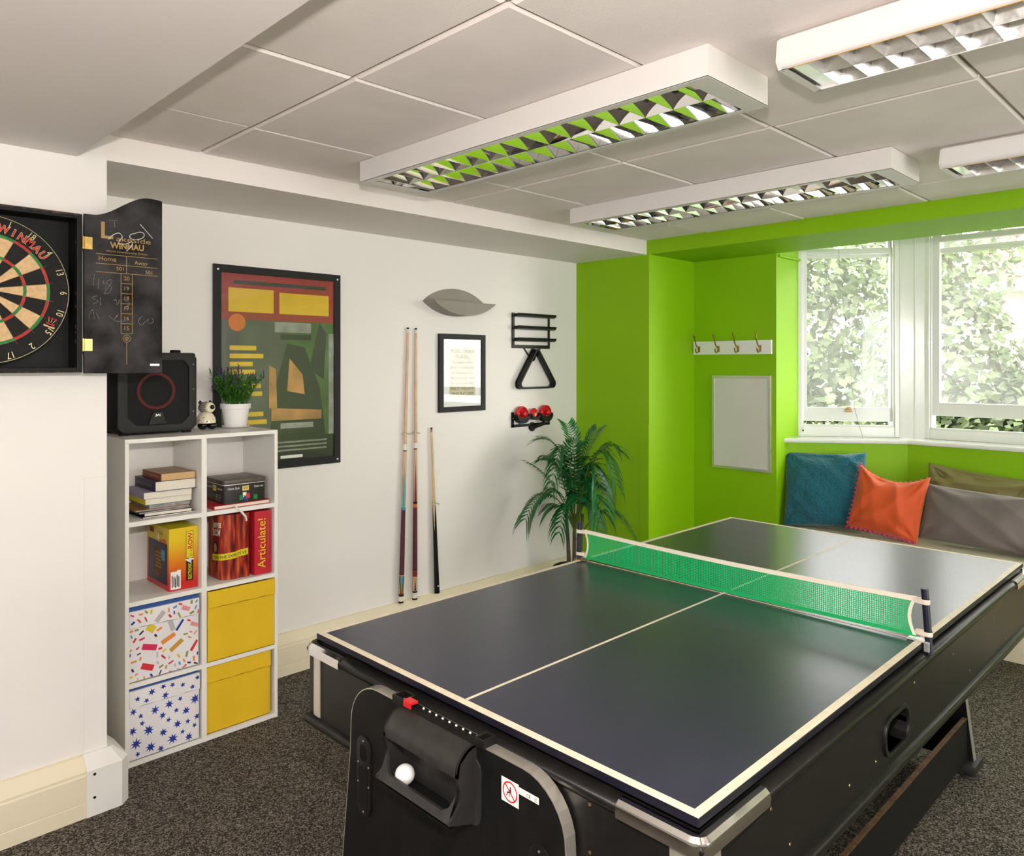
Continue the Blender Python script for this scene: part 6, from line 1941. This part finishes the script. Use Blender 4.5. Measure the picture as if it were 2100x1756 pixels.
def frond(base, mid, tip, nl, ll, droop, hang=0.0):
    """arching rachis through mid to tip, with paired drooping leaflets"""
    def Q(f):
        return base * (1 - f) ** 2 + (mid * 2 - (base + tip) * .5) * (2 * f * (1 - f)) + tip * f * f
    b = MB()
    n = 14
    P = [Q(i / n) for i in range(n + 1)]
    b.tube(P, [.0042 - .0034 * i / n for i in range(n + 1)], 5, 1)
    for j in range(nl):
        f = .34 + .655 * j / (nl - 1)
        p = Q(f); d_ = (Q(min(f + .02, 1)) - Q(f - .02)).normalized()
        up = (EZ - d_ * d_.z)
        up = up.normalized() if up.length > .05 else FW
        sd = d_.cross(up).normalized()
        L_ = ll * (math.sin(PI * min(1, .18 + .82 * (1 - (f - .34) / .66) ** .8 * .9 + .05)) * .55 + .5) * rng.uniform(.85, 1.12)
        for s in (-1, 1):
            a = sd * s * .95 + d_ * .42 + up * .16
            a.normalize()
            q1 = p + a * L_ * .38 + V(0, 0, -droop * L_ * .10)
            q2 = p + (a + d_ * .2).normalized() * L_ * .75 + V(0, 0, -droop * L_ * .34)
            q3 = p + (a + d_ * .35).normalized() * L_ + V(0, 0, -droop * L_ * .72)
            wv = d_.cross(a).cross(a).normalized() * .0066 + V(0, 0, .001)
            w2 = wv * 1.15
            b.poly([p - wv * .25, q1 - w2, q1 + w2, p + wv * .25], 0)
            b.poly([q1 - w2, q2 - wv * .9, q2 + wv * .9, q1 + w2], 0)
            b.poly([q2 - wv * .9, q3, q2 + wv * .9], 0)
    b.build('frond', ['palm_leaf', 'palm_stem'], plm, recalc=False, doubles=True)
def PP(r, z, f=0.0): return V(pcx, pcy, z) + RT * r + FW * f
fr_list = [
    ((.00, .50, .00), (-.13, .74, .02), (-.27, .88, .05), 16, .10, .6),
    ((.00, .48, .02), (-.16, .70, .06), (-.30, .56, .12), 17, .10, 1.0),
    ((-.01, .52, .0), (-.08, .92, .02), (-.22, 1.02, .02), 16, .11, .5),
    ((.00, .50, .05), (-.06, .98, .08), (-.15, .74, .14), 18, .085, .9),
    ((.00, .52, .0), (.00, .90, .0), (-.04, 1.11, -.03), 17, .10, .5),
    ((.01, .50, .0), (.06, .88, .0), (.14, 1.08, -.02), 17, .10, .5),
    ((.01, .50, .0), (.13, .92, .03), (.26, .96, .02), 18, .12, .7),
    ((.01, .50, .0), (.13, .95, .05), (.24, .76, .10), 18, .12, 1.0),
    ((.01, .48, .05), (.09, .88, .10), (.155, .60, .16), 20, .11, 1.1),
    ((.02, .40, .0), (.20, .60, .02), (.36, .44, .04), 14, .09, 1.1),
    ((.01, .42, .06), (.06, .66, .10), (.13, .50, .16), 14, .09, 1.1),
    ((.00, .46, .0), (-.09, .62, .04), (-.18, .60, .06), 14, .09, .9),
    ((.00, .50, -.02), (-.02, .86, -.05), (.04, 1.00, -.10), 15, .10, .5),
    ((.00, .44, .04), (-.05, .64, .08), (-.10, .48, .12), 13, .085, 1.1),
    ((.00, .48, .0), (.05, .76, .02), (.10, .88, .04), 15, .11, .7),
    ((.00, .46, .0), (-.06, .78, .02), (-.12, .90, .03), 15, .11, .7),
    ((.00, .46, .03), (.03, .70, .06), (.01, .80, .10), 14, .10, .9),
]
for k in range(9):
    q = rng.uniform(-1, 1)
    tz_ = rng.uniform(.62, .98)
    fr_list.append(((.0, .45, .0), (q * .10, (.45 + tz_) / 2 + .12, rng.uniform(-.02, .06)), (q * .21, tz_, rng.uniform(-.02, .10)), 16, .10, rng.uniform(.6, 1.1)))
for a, m_, t2, nl, ll, dp in fr_list:
    frond(PP(a[0], a[1], a[2]), PP(m_[0], m_[1], m_[2]), PP(t2[0], t2[1], t2[2]), int(nl * 1.0), ll * 1.25, dp * .75)
